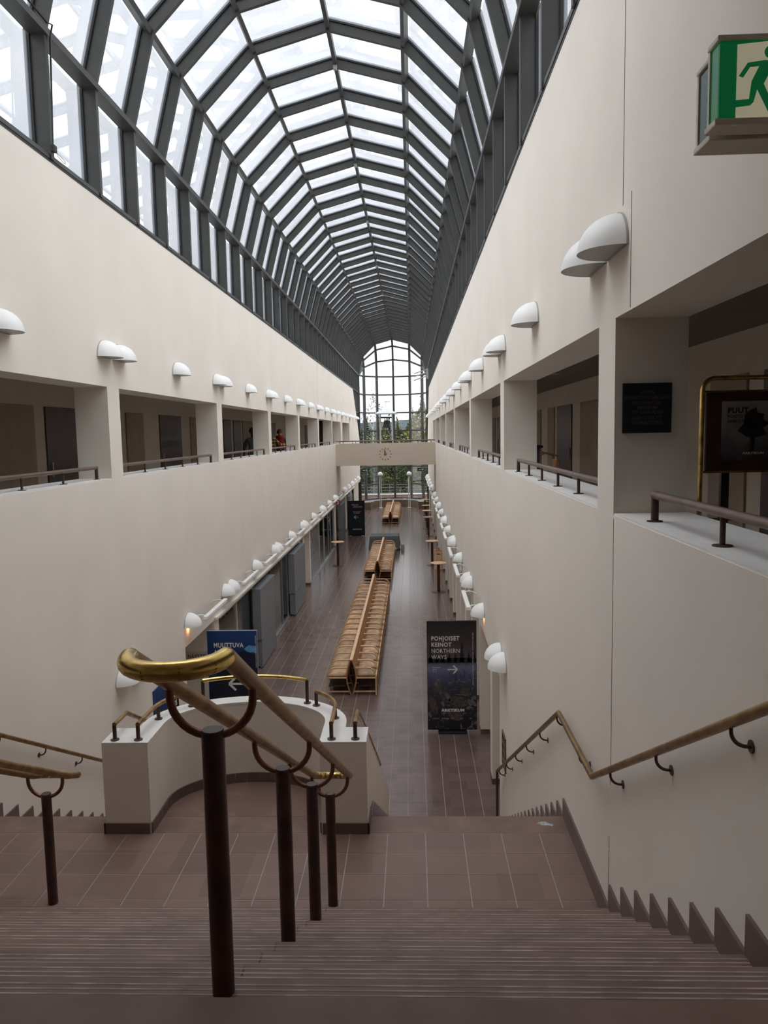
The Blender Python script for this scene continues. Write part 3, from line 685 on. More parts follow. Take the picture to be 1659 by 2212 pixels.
def glass_front(n, y0, y1, posts, m=DOORGLASS):
    W = empty('window_%d' % n, (XL-.08, y0, 0)); struct(W)
    ys = [y0]+posts+[y1]
    for y in ys: MB().box(XL-.11, XL-.05, y-.028, y+.028, .03, ZO-.06).build('post', CREAM if y in posts[:2] else ALU, W, world=True)
    for a, b in zip(ys[:-1], ys[1:]): MB().box(XL-.086, XL-.074, a+.03, b-.03, .05, ZO-.06).build('pane', m, W, world=True)
    MB().box(XL-.12, XL-.02, y0, y1, 0, .03).build('floor_track', ALU, W, world=True)
    return W
glass_front(4, 15.5, 28.0, [17.3, 19.1, 20.95, 23.5, 24.55, 27.15])
g5 = glass_front(5, 30.1, 39.65, [33.3, 35.1, 37.0, 38.0])
glass_front(6, 47.2, 50.1, [48.6])
struct(MB().box(XL-.20, XL-.15, 15.5, 28.0, 0, ZO+.1).build('wall_shop_lining', CREAM))
for y0, y1 in ((20.98, 23.45),): struct(MB().box(XL-.149, XL-.125, y0, y1, .0, ZO-.05).build('wall_panel_shop', CREAM))
for (dy, dz) in ((0, 0),):     # printed arrow on a glass door
    MB().box(XL-.073, XL-.071, 37.2, 37.75, 1.66, 1.69).build('arrow_print', WHITEINK, g5, world=True)
    for sg in (-1, 1):
        mb = MB(); bar(mb, (XL-.072, 37.75, 1.675), (XL-.072, 37.55, 1.675+sg*.16), .03, .003, ref=(1,0,0)); mb.build('arrow_print', WHITEINK, g5, world=True)
# grey cabinets standing in front of the glass
def cabinet(y0, y1, label):
    T = thing('grey_cabinet', label, 'cabinet', (XL, y0, 0), group='grey cabinets along the glass fronts')
    MB().box(XL-.04, XL+.17, y0, y1, .74, 2.03).build('upper_body', GREYCAB, T, world=True, bevel=.008)
    MB().box(XL-.02, XL+.11, y0+.03, y1-.03, .05, .74).build('lower_body', GREYCAB, T, world=True)
    MB().box(XL+.11, XL+.165, y0+.02, y1-.01, .02, .725).build('lower_door', GREYCAB, T, world=True, bevel=.006)
    MB().box(XL-.045, XL+.18, y0-.006, y1+.006, 2.03, 2.05).build('top', GREYCAB, T, world=True)
    MB().box(XL-.02, XL+.10, y0+.05, y1-.05, 0, .05).build('plinth', BLACK, T, world=True)
    return T
cabinet(18.95, 21.0, 'tall grey cabinet standing directly behind the blue banner')
cabinet(24.6, 27.1, 'tall grey cabinet between the blue banner and the glass doors')
cabinet(41.6, 44.0, 'tall grey cabinet standing before the dark blue banner under the bridge')
cabinet(47.3, 49.6, 'tall grey cabinet farther along behind the dark blue banner')
# red fire alarm sign
T = thing('fire_sign', 'small red fire equipment sign on the lintel above grey cabinet', 'sign', (XL, 39.7, 2.1))
MB().box(XL, XL+.26, 39.7, 39.74, 2.22, 2.5).build('plate', RED, T, world=True, bevel=.004)
MB().box(XL+.05, XL+.21, 39.694, 39.7, 2.27, 2.45).build('white_square', WHITEINK, T, world=True)
MB().box(XL+.08, XL+.15, 39.689, 39.694, 2.29, 2.42).build('red_symbol', RED, T, world=True)

# ------------------------------------------------------------------ half dome wall lamps
def make_lamp():
    T = thing('wall_lamp', 'x', 'wall lamp'); r, h, n = .235, .225, 8
    vs, fs = [], []
    for i in range(n+1):
        el = PI/2*i/n
        for j in range(2*n+1):
            az = -PI/2+PI*j/(2*n); vs.append((.012+r*math.cos(el)*math.cos(az), r*math.cos(el)*math.sin(az), h*math.sin(el)))
    q = 2*n+1
    for i in range(n):
        for j in range(2*n): fs.append((i*q+j, i*q+j+1, (i+1)*q+j+1, (i+1)*q+j))
    MB().add(vs, fs).build('shade', LAMPW, T, smooth=True)
    pts = [(r*1.02*math.cos(PI*i/16), h*1.03*math.sin(PI*i/16)) for i in range(17)]
    MB().prism(pts, 'x', 0, .014).build('back_plate', LAMPGREY, T)
    half = [(.012+r*.985*math.cos(-PI/2+PI*i/16), r*.985*math.sin(-PI/2+PI*i/16)) for i in range(17)]
    MB().prism(half, 'z', .004, .012).build('diffuser', LAMPGREY, T)
    return T
lamp0 = make_lamp(); first = [True]
def place_lamp(x, y, z, rz, label, group):
    if first[0]: first[0] = False; lamp0.location = (x, y, z); lamp0.rotation_euler = (0, 0, rz); lamp0['label'] = label; lamp0['group'] = group; return lamp0
    return dup(lamp0, None, (x, y, z), rz, label, group)
def lamp_row(X, rz, ys, z, where, group):
    for i, y in enumerate(ys): place_lamp(X, y, z, rz, 'white half-dome wall lamp, %s from the stairs %s' % (ORD[i+1], where), group)
def ypat(piers, start, end, sp=.25):
    cs = list(piers)
    while cs[-1] < 60: cs.append(cs[-1]+5.8)
    out = []
    for a, b in zip(cs[:-1], cs[1:]):
        out += [a-sp, a+sp, (a+b)/2]
    return [y for y in out if start < y < end]
lamp_row(XL, 0, ypat(PL, 7, 57.5), 6.96, 'in the row above the visitors', 'lamps above the gallery with the visitors')
lamp_row(XR, PI, ypat(PR, 4.5, 56), 6.97, 'in the row above the plaque', 'lamps above the gallery with the plaque')
yl = ypat(PL, 10, 59); yr = ypat(PR, 10, 59)
lamp_row(XL, 0, yl, 2.56, 'in the row over the glass fronts', 'lamps over the ground floor glass fronts')
lamp_row(XR, PI, yr, 2.56, 'in the row over the high tables', 'lamps over the row of high tables')
for (x, y, s) in ((XL, 13.31, 1), (XR, 13.85, -1)):      # the two lamps that are lit
    li = bpy.data.lights.new('lamp_bulb', 'POINT'); li.energy = .55; li.color = (1, .52, .22); li.shadow_soft_size = .03
    lo = bpy.data.objects.new('lamp_bulb', li); COL.objects.link(lo); lo.location = (x+s*.05, y, 2.5)
# white light bars on brackets between the lower lamps
def make_bar():
    T = thing('light_bar', 'x', 'light bar')
    MB().box(.22, .30, 0, 1.55, -.02, .045).build('housing', LAMPW, T, bevel=.006)
    MB().box(.225, .295, .02, 1.53, -.028, -.018).build('diffuser', LAMPGREY, T)
    for y in (.12, 1.4):
        MB().tube([(0, y, -.02), (.06, y, .03), (.15, y, .05), (.24, y, .03)], .014, 8).build('bracket', LAMPW, T, smooth=True)
    return T
bar0 = make_bar(); fb = [True]
def place_bar(x, y, z, rz, label, group):
    if fb[0]: fb[0] = False; o = bar0; o.location = (x, y, z); o.rotation_euler = (0,0,rz); o['label'] = label; o['group'] = group
    else: o = dup(bar0, None, (x, y, z), rz, label, group)
def bars(X, rz, piers, where, group):
    cs = list(piers)
    while cs[-1] < 60: cs.append(cs[-1]+5.8)
    i = 0
    for a, b in zip(cs[:-1], cs[1:]):
        for s in (a+.5, (a+b)/2+.2):
            if 13 < s < 56:
                i += 1; place_bar(X, s if rz == 0 else s+1.55, 2.62, rz, 'slim white light bar on brackets, %s from the stairs %s' % (ORD[i], where), group)
bars(XL, 0, PL, 'over the glass fronts', 'light bars over the glass fronts'); bars(XR, PI, PR, 'over the high tables', 'light bars over the high tables')

# ------------------------------------------------------------------ low bronze rails on the gallery sills
def sill_rail(x, y0, y1, label, group):
    T = thing('sill_rail', label, 'handrail', (x, y0, ZS+.012), group=group); z = ZS+.165
    MB().tube([(x, y0, z), (x, y1, z)], .024, 12).build('rail', SILLRAIL, T, world=True, smooth=True)
    n = max(2, int(round((y1-y0)/.95)))
    for i in range(n+1):
        y = y0+.012+(y1-y0-.024)*i/n; r = .022 if i in (0, n) else .013
        MB().tube([(x, y, ZS+.012), (x, y, z)], r, 10).build('post', BRONZE, T, world=True, smooth=True)
        MB().lathe([(0, 0), (.045, 0), (.045, .006), (.0, .009)], 12, (x, y, ZS+.012)).build('flange', BRONZE, T, world=True)
for i in range(len(PL)-1): sill_rail(XL-.11, PL[i]+PW+.2, PL[i+1]-PW-.22, 'low bronze rail on the %s gallery sill of the visitors side' % ORD[i+1], 'sill rails on the side of the visitors')
sill_rail(XL-.11, PL[0]-5.2, PL[0]-PW-.2, 'low bronze rail on the visitors side sill next to the viewer', 'sill rails on the side of the visitors')
sill_rail(XR+.11, -.4, 4.45, 'low bronze rail on the white sill under the plaque', 'sill rails on the side of the plaque')
for i in range(len(PR)-1): sill_rail(XR+.11, PR[i]+PW+.2, PR[i+1]-PW-.62, 'low bronze rail on the %s sill beyond the plaque' % ORD[i+1], 'sill rails on the side of the plaque')

# ------------------------------------------------------------------ plaque and brass poster stand in the right gallery
PY = PR[0]-PW
T = thing('plaque', 'square black wall plaque of a provincial museum on the pier', 'plaque', (1.47, PY-.012, 5.872))
MB().box(1.325, 1.628, PY-.022, PY, 5.872, 6.182).build('board', BLACK, T, world=True, bevel=.003)
for s, z in (('LAPIN', 6.115), ('MAAKUNTAMUSEO', 6.082), ('PROVINCIAL', 6.048), ('MUSEUM', 6.02), ('OF LAPLAND', 5.992), ('NÄYTTELYT', 5.955), ('EXHIBITIONS', 5.926)):
    text(s, .030, GREYINK, T, (1.477, PY-.0228, z), FACE_S, .0008, 'CENTER', 1.0)
YS = 5.75
T = thing('poster_stand', 'brass tube stand holding a framed dark poster in the gallery', 'poster stand', (2.45, YS, ZG))
x0, x1 = 2.13, 2.85; zt = 6.255
arc = lambda cx, cz, a0, a1: [(cx+.09*math.cos(a0+(a1-a0)*i/6), YS, cz+.09*math.sin(a0+(a1-a0)*i/6)) for i in range(7)]
MB().tube([(x0-.02, YS, ZG)]+[(x0-.005, YS, 5.2)]+arc(x0+.09, zt-.09, PI, PI/2)+arc(x1-.09, zt-.09, PI/2, 0)+[(x1+.005, YS, 5.2), (x1+.02, YS, ZG)], .017, 10).build('tube_frame', BRASS, T, world=True, smooth=True)
MB().tube([(x0, YS, 5.12), (x0+.06, YS, 5.22), (x1-.06, YS, 5.22), (x1, YS, 5.12)], .011, 8).build('cross_tube', BRASS, T, world=True, smooth=True)
MB().box(x0+.02, x1-.02, YS-.03, YS, 5.58, 6.15).build('board', WOODD, T, world=True, bevel=.004)
MB().box(x0+.01, x1-.01, YS-.02, YS+.01, 5.565, 5.58).box(x0+.01, x1-.01, YS-.02, YS+.01, 6.15, 6.165).build('board_edge', BRASS2, T, world=True)
PM = printmat('grey_tree_print', [(0, (.05, .05, .054)), (.35, (.15, .15, .16)), (.6, (.33, .32, .32)), (1, (.42, .40, .40))], 5, .9, z0=-.21, z1=.21)
pp = MB().box(-.205, .205, -.002, .002, -.215, .215).build('poster', PM, T, Vector((x0+.335, YS-.033, 5.87)), world=True)
mb = MB()                                      # leafy tree silhouette printed on it
mb.prism([(.0, -.16), (.03, -.16), (.035, -.05), (.12, -.03), (.09, .02), (.14, .05), (.09, .08), (.10, .12), (.05, .13), (.04, .17), (.0, .15), (-.04, .12), (-.05, .05), (-.09, .0), (-.03, -.04), (.005, -.05)], 'y', -.003, -.0022)
mb.build('tree_print', BLACK, pp)
for s, z, sz, o in (('PUUT', 6.00, .055, .002), ('POISTOT', 5.965, .03, .001), ('IHMISET', 5.93, .03, .001)): text(s, sz, BLACK if sz > .04 else GREYINK, T, (x0+.17, YS-.036, z), FACE_S, o)
text('ARKTIKUM', .022, WHITEINK, T, (x0+.36, YS-.036, 5.70), FACE_S, .001, 'CENTER', 1.3)
MB().box(2.40, 2.46, YS+.3, YS+.34, ZG, 5.75).build('dark_leg', BLACK, T, world=True)
MB().box(2.25, 2.60, YS+.1, YS+.5, ZG, ZG+.03).build('foot_plate', BLACK, T, world=True)
# ------------------------------------------------------------------ exit signs: two lit boxes back to back fixed to the right wall
def exit_box(y0, y1, x0, z0, z1, label, front=True):
    T = thing('exit_sign', label, 'exit sign', (XR, y0, z0))
    MB().box(x0+.006, XR, y0, y1-.012, z0+.016, z1-.013).build('green_cover', GREEN if front else GREEND, T, world=True, bevel=.006)
    MB().box(x0+.003, XR, y1-.012, y1, z0+.008, z1-.005).build('back_frame', SIGNCREAM, T, world=True)
    MB().box(x0, XR, y0-.004, y1, z1-.013, z1).build('top_cap', SIGNCREAM, T, world=True, bevel=.003)
    MB().box(x0-.004, XR, y0-.008, y1, z0, z0+.016).build('bottom_cap', SIGNCREAM, T, world=True, bevel=.003)
    if not front: return T
    k = .14465*.001192; ox, oz = x0+.006-760*k, z1-.013+330*k
    def poly(pts, m, nm, d): MB().prism([(ox+px*k, oz-py*k) for px, py in pts], 'y', y0-d, y0-d+.0006).build(nm, m, T, world=True)
    poly([(1003, 390), (1950, 320), (1950, 1450), (960, 1482), (1000, 1420)], SIGNW, 'lit_panel', .0012)
    poly([(1470+92*math.cos(a*PI/10), 505+88*math.sin(a*PI/10)) for a in range(20)], GREEN, 'figure_head', .002)
    poly([(1030, 815), (1090, 838), (1185, 700), (1310, 690), (1210, 890), (1180, 1130), (950, 1140), (905, 1245), (1200, 1215), (1245, 1170), (1290, 1000), (1490, 1380), (1600, 1380), (1380, 930), (1465, 760), (1620, 900), (1680, 840), (1470, 625), (1390, 612), (1150, 640)], GREEN, 'running_figure', .002)
    poly([(1385, 1480), (1440, 1410), (1700, 1400), (1700, 1470)], GREEN, 'figure_foot', .002)
    return T
exit_box(2.0, 2.065, .757, 6.634, 6.845, 'lit green exit sign with running figure on the wall')
exit_box(2.085, 2.19, .775, 6.628, 6.842, 'unlit rear exit box behind the running figure sign', False)

# ------------------------------------------------------------------ standing banners
def banner(x0, x1, y, zb, zt, m, label, frame=BLACK):
    T = thing('banner', label, 'banner', ((x0+x1)/2, y, 0))
    MB().box(x0, x1, y+.004, y+.045, zb, zt).build('panel', frame, T, world=True, bevel=.003)
    pr_ = MB().box(-(x1-x0)/2+.008, (x1-x0)/2-.008, -.002, .002, 0, zt-zb-.016).build('print', m, T, Vector(((x0+x1)/2, y+.002, zb+.008)), world=True)
    MB().box((x0+x1)/2-.28, (x0+x1)/2+.28, y-.12, y+.2, 0, .03).box((x0+x1)/2-.28, (x0+x1)/2+.28, y+.05, y+.08, .03, .4).build('foot', BLACK, T, world=True, bevel=.004)
    return T, pr_
def arrow(T, cx, y, cz, w, dirn, m):
    MB().box(*sorted((cx-dirn*w*.5, cx+dirn*w*.42)), y-.0015, y-.0007, cz-w*.07, cz+w*.07).build('arrow', m, T, world=True)
    for s in (-1, 1):
        mb = MB(); bar(mb, (cx+dirn*w*.5, y-.001, cz), (cx+dirn*w*.05, y-.001, cz+s*w*.42), .0008, w*.15, ref=(0, 1, 0)) if False else bar(mb, (cx+dirn*w*.52, y-.0016, cz), (cx+dirn*w*.08, y-.0016, cz+s*w*.42), w*.15, .001, ref=(0, 1, 0))
        mb.build('arrow', m, T, world=True)
# black banner
NM = printmat('reindeer_forest_print', [(0, (.014, .013, .015)), (.25, (.03, .027, .032)), (.40, (.045, .048, .07)), (.50, (.085, .10, .17)), (.58, (.16, .19, .30)), (.635, (.07, .085, .14)), (.66, (.10, .08, .09)), (.80, (.06, .05, .053)), (1, (.018, .017, .018))], 6, .10, z0=0, z1=2.15, spots=9, spotcol=(.24, .23, .29))
T, pr_ = banner(.245, 1.215, 14.72, .045, 2.24, NM, 'black banner with reindeer and forest photograph beside the lamp wall')
yb = 14.72
def spruce(cx, zb, h, w):
    p = []; n = 6
    for i in range(n): t = i/n; p += [(cx-w*(1-t)*(.6+.4*random.random()), zb+h*t), (cx-w*(1-t)*.45, zb+h*(t+.5/n))]
    q = [(2*cx-a+random.uniform(-.01, .01), b) for a, b in p][::-1]
    return p+[(cx, zb+h)]+q
for cx, h, w_ in ((.32, .42, .07), (.44, .24, .06), (.56, .30, .06), (.68, .20, .06), (.80, .22, .05), (.93, .42, .085), (1.06, .22, .05), (1.15, .38, .06)):
    MB().prism(spruce(cx, 1.42, h, w_), 'y', yb-.0016, yb-.0012).build('spruce_print', BLACK, T, world=True)
MB().box(.255, 1.205, yb-.0016, yb-.0012, 1.40, 1.50).build('spruce_print', BLACK, T, world=True)
FURP = mat('reindeer_print', (.085, .068, .066), .5, noise=14, amount=.6); ANTP = mat('antler_print', (.15, .14, .17), .5, noise=20, amount=.4)
def blob(cx, cz, w, h, m, nm, rot=0, d=.0017):
    pts = [(cx+w*math.cos(a)*math.cos(rot)-h*math.sin(a)*math.sin(rot), cz+w*math.cos(a)*math.sin(rot)+h*math.sin(a)*math.cos(rot)) for a in [2*PI*i/14 for i in range(14)]]
    MB().prism(pts, 'y', yb-d, yb-d+.0004).build(nm, m, T, world=True)
for cx, cz, w_, h_, r_ in ((.36, .55, .07, .20, .3), (.85, .62, .2, .11, -.2), (.60, .72, .09, .13, .5), (1.0, .82, .12, .09, -.3), (.45, .92, .08, .12, .4), (.78, .35, .16, .1, -.6)): blob(cx, cz, w_, h_, FURP, 'reindeer_print', r_)
for cx, cz, w_, h_, r_ in ((1.12, .58, .06, .10, .9), (1.08, .50, .09, .035, .25), (.64, .73, .03, .07, .5), (.42, .98, .025, .05, .2), (.7, 1.0, .05, .02, .3), (.95, 1.02, .08, .012, -.3), (.86, 1.05, .06, .01, .7), (.75, .86, .1, .008, .1), (.9, .76, .11, .008, -.1), (.55, .58, .03, .05, .2)): blob(cx, cz, w_, h_, ANTP, 'antler_print', r_, .0021)
for i in range(16):
    x = random.uniform(.7, 1.18); z = random.uniform(.92, 1.12); mb = MB(); mb.tube([(x, yb-.0022, z), (x+random.uniform(-.06, .06), yb-.0022, z+.08), (x+random.uniform(-.09, .09), yb-.0022, z+.16)], .0025, 4); mb.build('antler_print', BLACK, T, world=True)
xt = .33
for s, z, o in (('POHJOISET', 1.855, .0026), ('KEINOT', 1.73, .0026), ('NORTHERN', 1.605, 0), ('WAYS', 1.48, 0)): text(s, .118, WHITEINK, T, (xt, yb-.003, z), FACE_S, o, sx={'POHJOISET': .86, 'KEINOT': .86, 'NORTHERN': .86, 'WAYS': .9}[s])
text('ARKTIKUM', .075, WHITEINK, T, (.745, yb-.003, .42), FACE_S, .004, 'CENTER', 1.12); text('SCIENCE CENTRE / MUSEUM', .026, GREYINK, T, (.745, yb-.003, .38), FACE_S, 0, 'CENTER', 1.0)
for i, s in enumerate(('NÄYTTELYT', 'EXHIBITIONS', 'CAFÉ', 'SHOP', 'INFO')): text(s, .022, WHITEINK, T, (.345+.18*i, yb-.003, .27), FACE_S)
text('LAPIN MAAKUNTAMUSEO / THE REGIONAL MUSEUM OF LAPLAND', .034, WHITEINK, T, (1.155, yb-.003, .95), FACE_S, 0, 'LEFT', 1.0, rot=PI/2)
for i, s in enumerate(('AVOINNA', 'OPEN', '10-18')): text(s, .034, WHITEINK, T, (.345, yb-.003, 1.30-.04*i), FACE_S)
arrow(T, .74, yb-.0015, 1.27, .19, 1, WHITEINK)
# blue banner
BM_ = printmat('arctic_blue_print', [(0, (.004, .006, .018)), (.38, (.006, .010, .028)), (.62, (.006, .025, .09)), (1, (.010, .055, .20))], 2.5, .12, z0=0, z1=2.15)
YB2 = 14.45
T, pr_ = banner(-4.02, -3.04, YB2, .045, 2.16, BM_, 'dark blue arctic banner standing behind the curved balustrade', frame=ALU)
ICE = mat('iceberg_print', (.10, .30, .55), .5, noise=8, amount=.4)
MB().prism([(-3.30, 1.80), (-3.20, 1.87), (-3.055, 1.84), (-3.055, 1.69), (-3.12, 1.73), (-3.18, 1.72), (-3.26, 1.75)], 'y', YB2-.002, YB2-.0012).build('iceberg_print', ICE, T, world=True)
MB().prism([(-3.84, .4), (-3.88, 1.1), (-3.80, 1.42), (-3.65, 1.54), (-3.50, 1.70), (-3.3, 1.75), (-3.055, 1.66), (-3.055, .06), (-3.8, .06)], 'y', YB2-.0016, YB2-.0012).build('dark_water_print', NAVY, T, world=True)
for s, z, o in (('MUUTTUVA', 1.83, .004), ('ARKTIS', 1.69, .004), ('ARCTIC IN', 1.55, 0), ('CHANGE', 1.415, 0)): text(s, .125, WHITEINK, T, (-3.89, YB2-.003, z), FACE_S, o, sx=.80)
text('ARKTINEN TIETEISIIN / ARCTIC SCIENCE', .034, WHITEINK, T, (-3.08, YB2-.003, 2.06), FACE_S, 0, 'LEFT', 1., rot=-PI/2)
arrow(T, -3.46, YB2-.0015, 1.10, .30, -1, WHITEINK)
text('ARKTIKUM', .075, WHITEINK, T, (-3.53, YB2-.003, .42), FACE_S, .004, 'CENTER', 1.12)
# blue poster on the left wall
T = thing('wall_poster', 'blue arctic poster fixed flat on the wall beside the balustrade', 'poster', (XL, 11.95, 1.0))
MB().box(XL, XL+.018, 11.33, 12.55, .55, 2.02).build('panel', BM_, T, world=True, bevel=.002)
MB().prism([(11.36, .56), (12.52, .56), (12.52, 1.6), (12.35, 1.75), (12.2, 1.72), (12.0, 1.6), (11.8, 1.3), (11.6, 1.1)], 'x', XL+.0182, XL+.019).build('dark_water_print', NAVY, T, world=True)
MB().prism([(12.15, 1.70), (12.3, 1.9), (12.52, 1.97), (12.52, 1.62), (12.42, 1.58), (12.35, 1.66)], 'x', XL+.0192, XL+.0198).build('iceberg_print', ICE, T, world=True)
text('MUUTTUVA ARKTIS', .135, WHITEINK, T, (XL+.0205, 11.38, 1.42), FACE_E, .004, sx=.80); text('ARCTIC IN CHANGE', .125, WHITEINK, T, (XL+.0205, 11.38, 1.25), FACE_E, 0, sx=.80)
# far dark blue banner
AM = printmat('aurora_print', [(0, (.010, .010, .018)), (.25, (.008, .020, .032)), (.45, (.008, .030, .045)), (.6, (.009, .012, .024)), (1, (.008, .008, .016))], 1.6, .55, z0=0, z1=2.1)
T, pr_ = banner(-3.735, -2.755, 44.2, .03, 2.06, AM, 'dark blue banner with white arrow under the bridge')
yf = 44.2
text('PÉLAS', .13, WHITEINK, T, (-3.50, yf-.003, 1.77), FACE_S, 0, sx=1.1); text('APPROITES', .13, WHITEINK, T, (-3.43, yf-.003, 1.65), FACE_S, 0, sx=.8)
for i, s in enumerate(('LAPIN MAAKUNTAMUSEO', 'LAPPI JA LAPPILAISET', 'ARCTIC MUSEUM')): text(s, .052, WHITEINK, T, (-3.22, yf-.003, 1.41-.055*i), FACE_S, 0, 'CENTER', .8)
arrow(T, -3.24, yf-.0015, 1.10, .25, -1, WHITEINK); text('ARKTIKUM', .09, WHITEINK, T, (-3.22, yf-.003, .36), FACE_S, .004, 'CENTER', 1.1)
# ------------------------------------------------------------------ bridge with clock and bell tower
YBR = 41.1
T = thing('footbridge', 'beige footbridge crossing the hall between the galleries', 'bridge', (XM, YBR, 4.2)); BRG = T
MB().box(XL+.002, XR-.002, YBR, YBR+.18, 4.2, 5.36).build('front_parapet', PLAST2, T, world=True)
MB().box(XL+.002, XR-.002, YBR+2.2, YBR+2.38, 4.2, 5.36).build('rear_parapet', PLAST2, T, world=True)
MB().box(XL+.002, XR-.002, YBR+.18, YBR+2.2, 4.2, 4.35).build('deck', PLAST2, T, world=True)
for y in (YBR+.09, YBR+2.29):
    rr = MB().tube([(XL+.01, y, 5.50), (XR-.01, y, 5.50)], .024, 10).build('rail', SILLRAIL, T, world=True, smooth=True)
    for i in range(8): MB().tube([(XL+.2+i*.70, y, 5.36), (XL+.2+i*.70, y, 5.50)], .013, 8).build('post', BRONZE, rr, world=True)
C = thing('wall_clock', 'wall clock of twelve dark marks on the front of the bridge', 'clock', (-1.39, YBR, 4.80))
for i in range(12):
    a = PI*i/6; d = Vector((math.sin(a), 0, math.cos(a))); c0 = Vector((-1.39, YBR-.008, 4.80)); mb = MB()
    bar(mb, c0+d*.27, c0+d*.345, .03, .014, ref=(0, 1, 0)); mb.build('hour_mark', BROWNINK, C, world=True)
for ang, ln, w_ in ((-12, .25, .028), (-4, .15, .05)):
    a = math.radians(ang); d = Vector((math.sin(a), 0, math.cos(a))); c0 = Vector((-1.39, YBR-.02, 4.80)); mb = MB(); bar(mb, c0-d*.06, c0+d*ln, w_, .012, ref=(0, 1, 0)); mb.build('clock_hand', BROWNINK, C, world=True)
MB().tube([(-1.39, YBR, 4.80), (-1.39, YBR-.03, 4.80)], .075, 18).build('hub', BRASS2, C, world=True)
YT = 42.3
T = thing('bell_tower', 'small white bell frame with pyramid roof standing on the bridge', 'bell tower', (-1.335, YT, 4.35)); xt = -1.345
for sx in (-1, 1):
    for sy in (-1, 1): MB().box(xt+sx*.33-.03, xt+sx*.33+.03, YT+sy*.30-.03, YT+sy*.30+.03, 4.35, 6.95).build('post', TOWERW, T, world=True)
MB().add([(xt-.60, YT-.55, 6.98), (xt+.60, YT-.55, 6.98), (xt+.60, YT+.55, 6.98), (xt-.60, YT+.55, 6.98), (xt, YT, 7.29), (xt-.60, YT-.55, 6.94), (xt+.60, YT-.55, 6.94), (xt+.60, YT+.55, 6.94), (xt-.60, YT+.55, 6.94)], [(0,1,4),(1,2,4),(2,3,4),(3,0,4),(5,6,1,0),(6,7,2,1),(7,8,3,2),(8,5,0,3),(8,7,6,5)]).build('pyramid_roof', TOWERW, T, world=True)
v = MB().tube([(xt, YT, 7.28), (xt, YT, 7.70)], .012, 6).build('finial', TOWERW, T, world=True); MB().box(xt-.1, xt+.22, YT-.006, YT+.006, 7.58, 7.62).build('vane', TOWERW, v, world=True)
MB().box(xt-.33, xt+.33, YT-.04, YT+.04, 6.72, 6.80).build('beam', BELLM, T, world=True)
B = thing('bell', 'dark bronze bell hanging in the white frame on the bridge', 'bell', (xt, YT, 6.15))
MB().lathe([(.0, .42), (.10, .415), (.135, .38), (.15, .25), (.18, .13), (.235, .03), (.25, 0), (.235, 0), (.17, .12), (.13, .3), (0, .36)], 24, (xt, YT, 6.19)).build('body', BELLM, B, world=True, smooth=True)
MB().box(xt-.10, xt-.06, YT-.03, YT+.03, 6.60, 6.74).box(xt+.06, xt+.10, YT-.03, YT+.03, 6.60, 6.74).box(xt-.02, xt+.02, YT-.03, YT+.03, 6.60, 6.74).build('crown', BELLM, B, world=True)
c = MB().tube([(xt, YT, 6.5), (xt, YT, 6.16)], .015, 8).build('clapper', BELLM, B, world=True); MB().tube([(xt, YT, 6.18), (xt, YT, 5.80)], .018, 8).build('pull_rope', BLACK, c, world=True)

# ------------------------------------------------------------------ benches: bentwood seats back to back
def back_curve(n=10, z0=0., z1=.80): return [(.022+.085*math.sin(PI*(z0+(z1-z0)*i/n)/.80)**1.0, z0+(z1-z0)*i/n) for i in range(n+1)]
SP = .592
arm_path = [(.555, 0), (.555, .36), (.55, .44), (.53, .51), (.495, .57), (.44, .61), (.36, .625), (.22, .625), (.10, .625)]
ARM = MB().strip(arm_path, -.025, .025, .028).mesh('armrest', WOODL)
ARMSUB = None
def cushion_mesh():
    vs, fs = [], []; nx, ny = 6, 6; z = .405
    for i in range(nx+1):
        for j in range(ny+1):
            u, v_ = i/nx, j/ny; x = .115+.425*u; y = -.255+.51*v_
            e = (1-abs(2*u-1)**4)*(1-abs(2*v_-1)**4); vs.append((x, y, z+.04+.026*e-.03*max(0, u-.75)*4*.5))
    q = ny+1
    for i in range(nx):
        for j in range(ny): fs.append((i*q+j, (i+1)*q+j, (i+1)*q+j+1, i*q+j+1))
    b = len(vs); vs += [(.115, -.255, z), (.54, -.255, z), (.54, .255, z), (.115, .255, z)]
    fs += [tuple([b, b+1]+[i*q for i in range(nx, -1, -1)]), tuple([b+1, b+2]+[nx*q+j for j in range(ny, -1, -1)]), tuple([b+2, b+3]+[i*q+ny for i in range(0, nx+1)]), tuple([b+3, b]+[j for j in range(0, ny+1)]), (b+3, b+2, b+1, b)]
    return MB().add(vs, fs).mesh('cushion', LEATHER, True)
CUSH = cushion_mesh()
SLAT = MB().strip(back_curve(8, .42, .785), -.055, .055, .014).mesh('slat', WOOD)
BLEG = MB().strip(back_curve(10, 0, .80), -.017, .017, .026).mesh('back_leg', WOOD)
STR = MB().box(.10, .55, -.014, .014, .375, .405).box(.03, .55, -.012, .012, .06, .085).mesh('side_stretcher', WOODL)
TOPR = MB().box(.0, .036, -SP/2+.004, SP/2-.004, .785, .812).mesh('top_rail', WOODL)
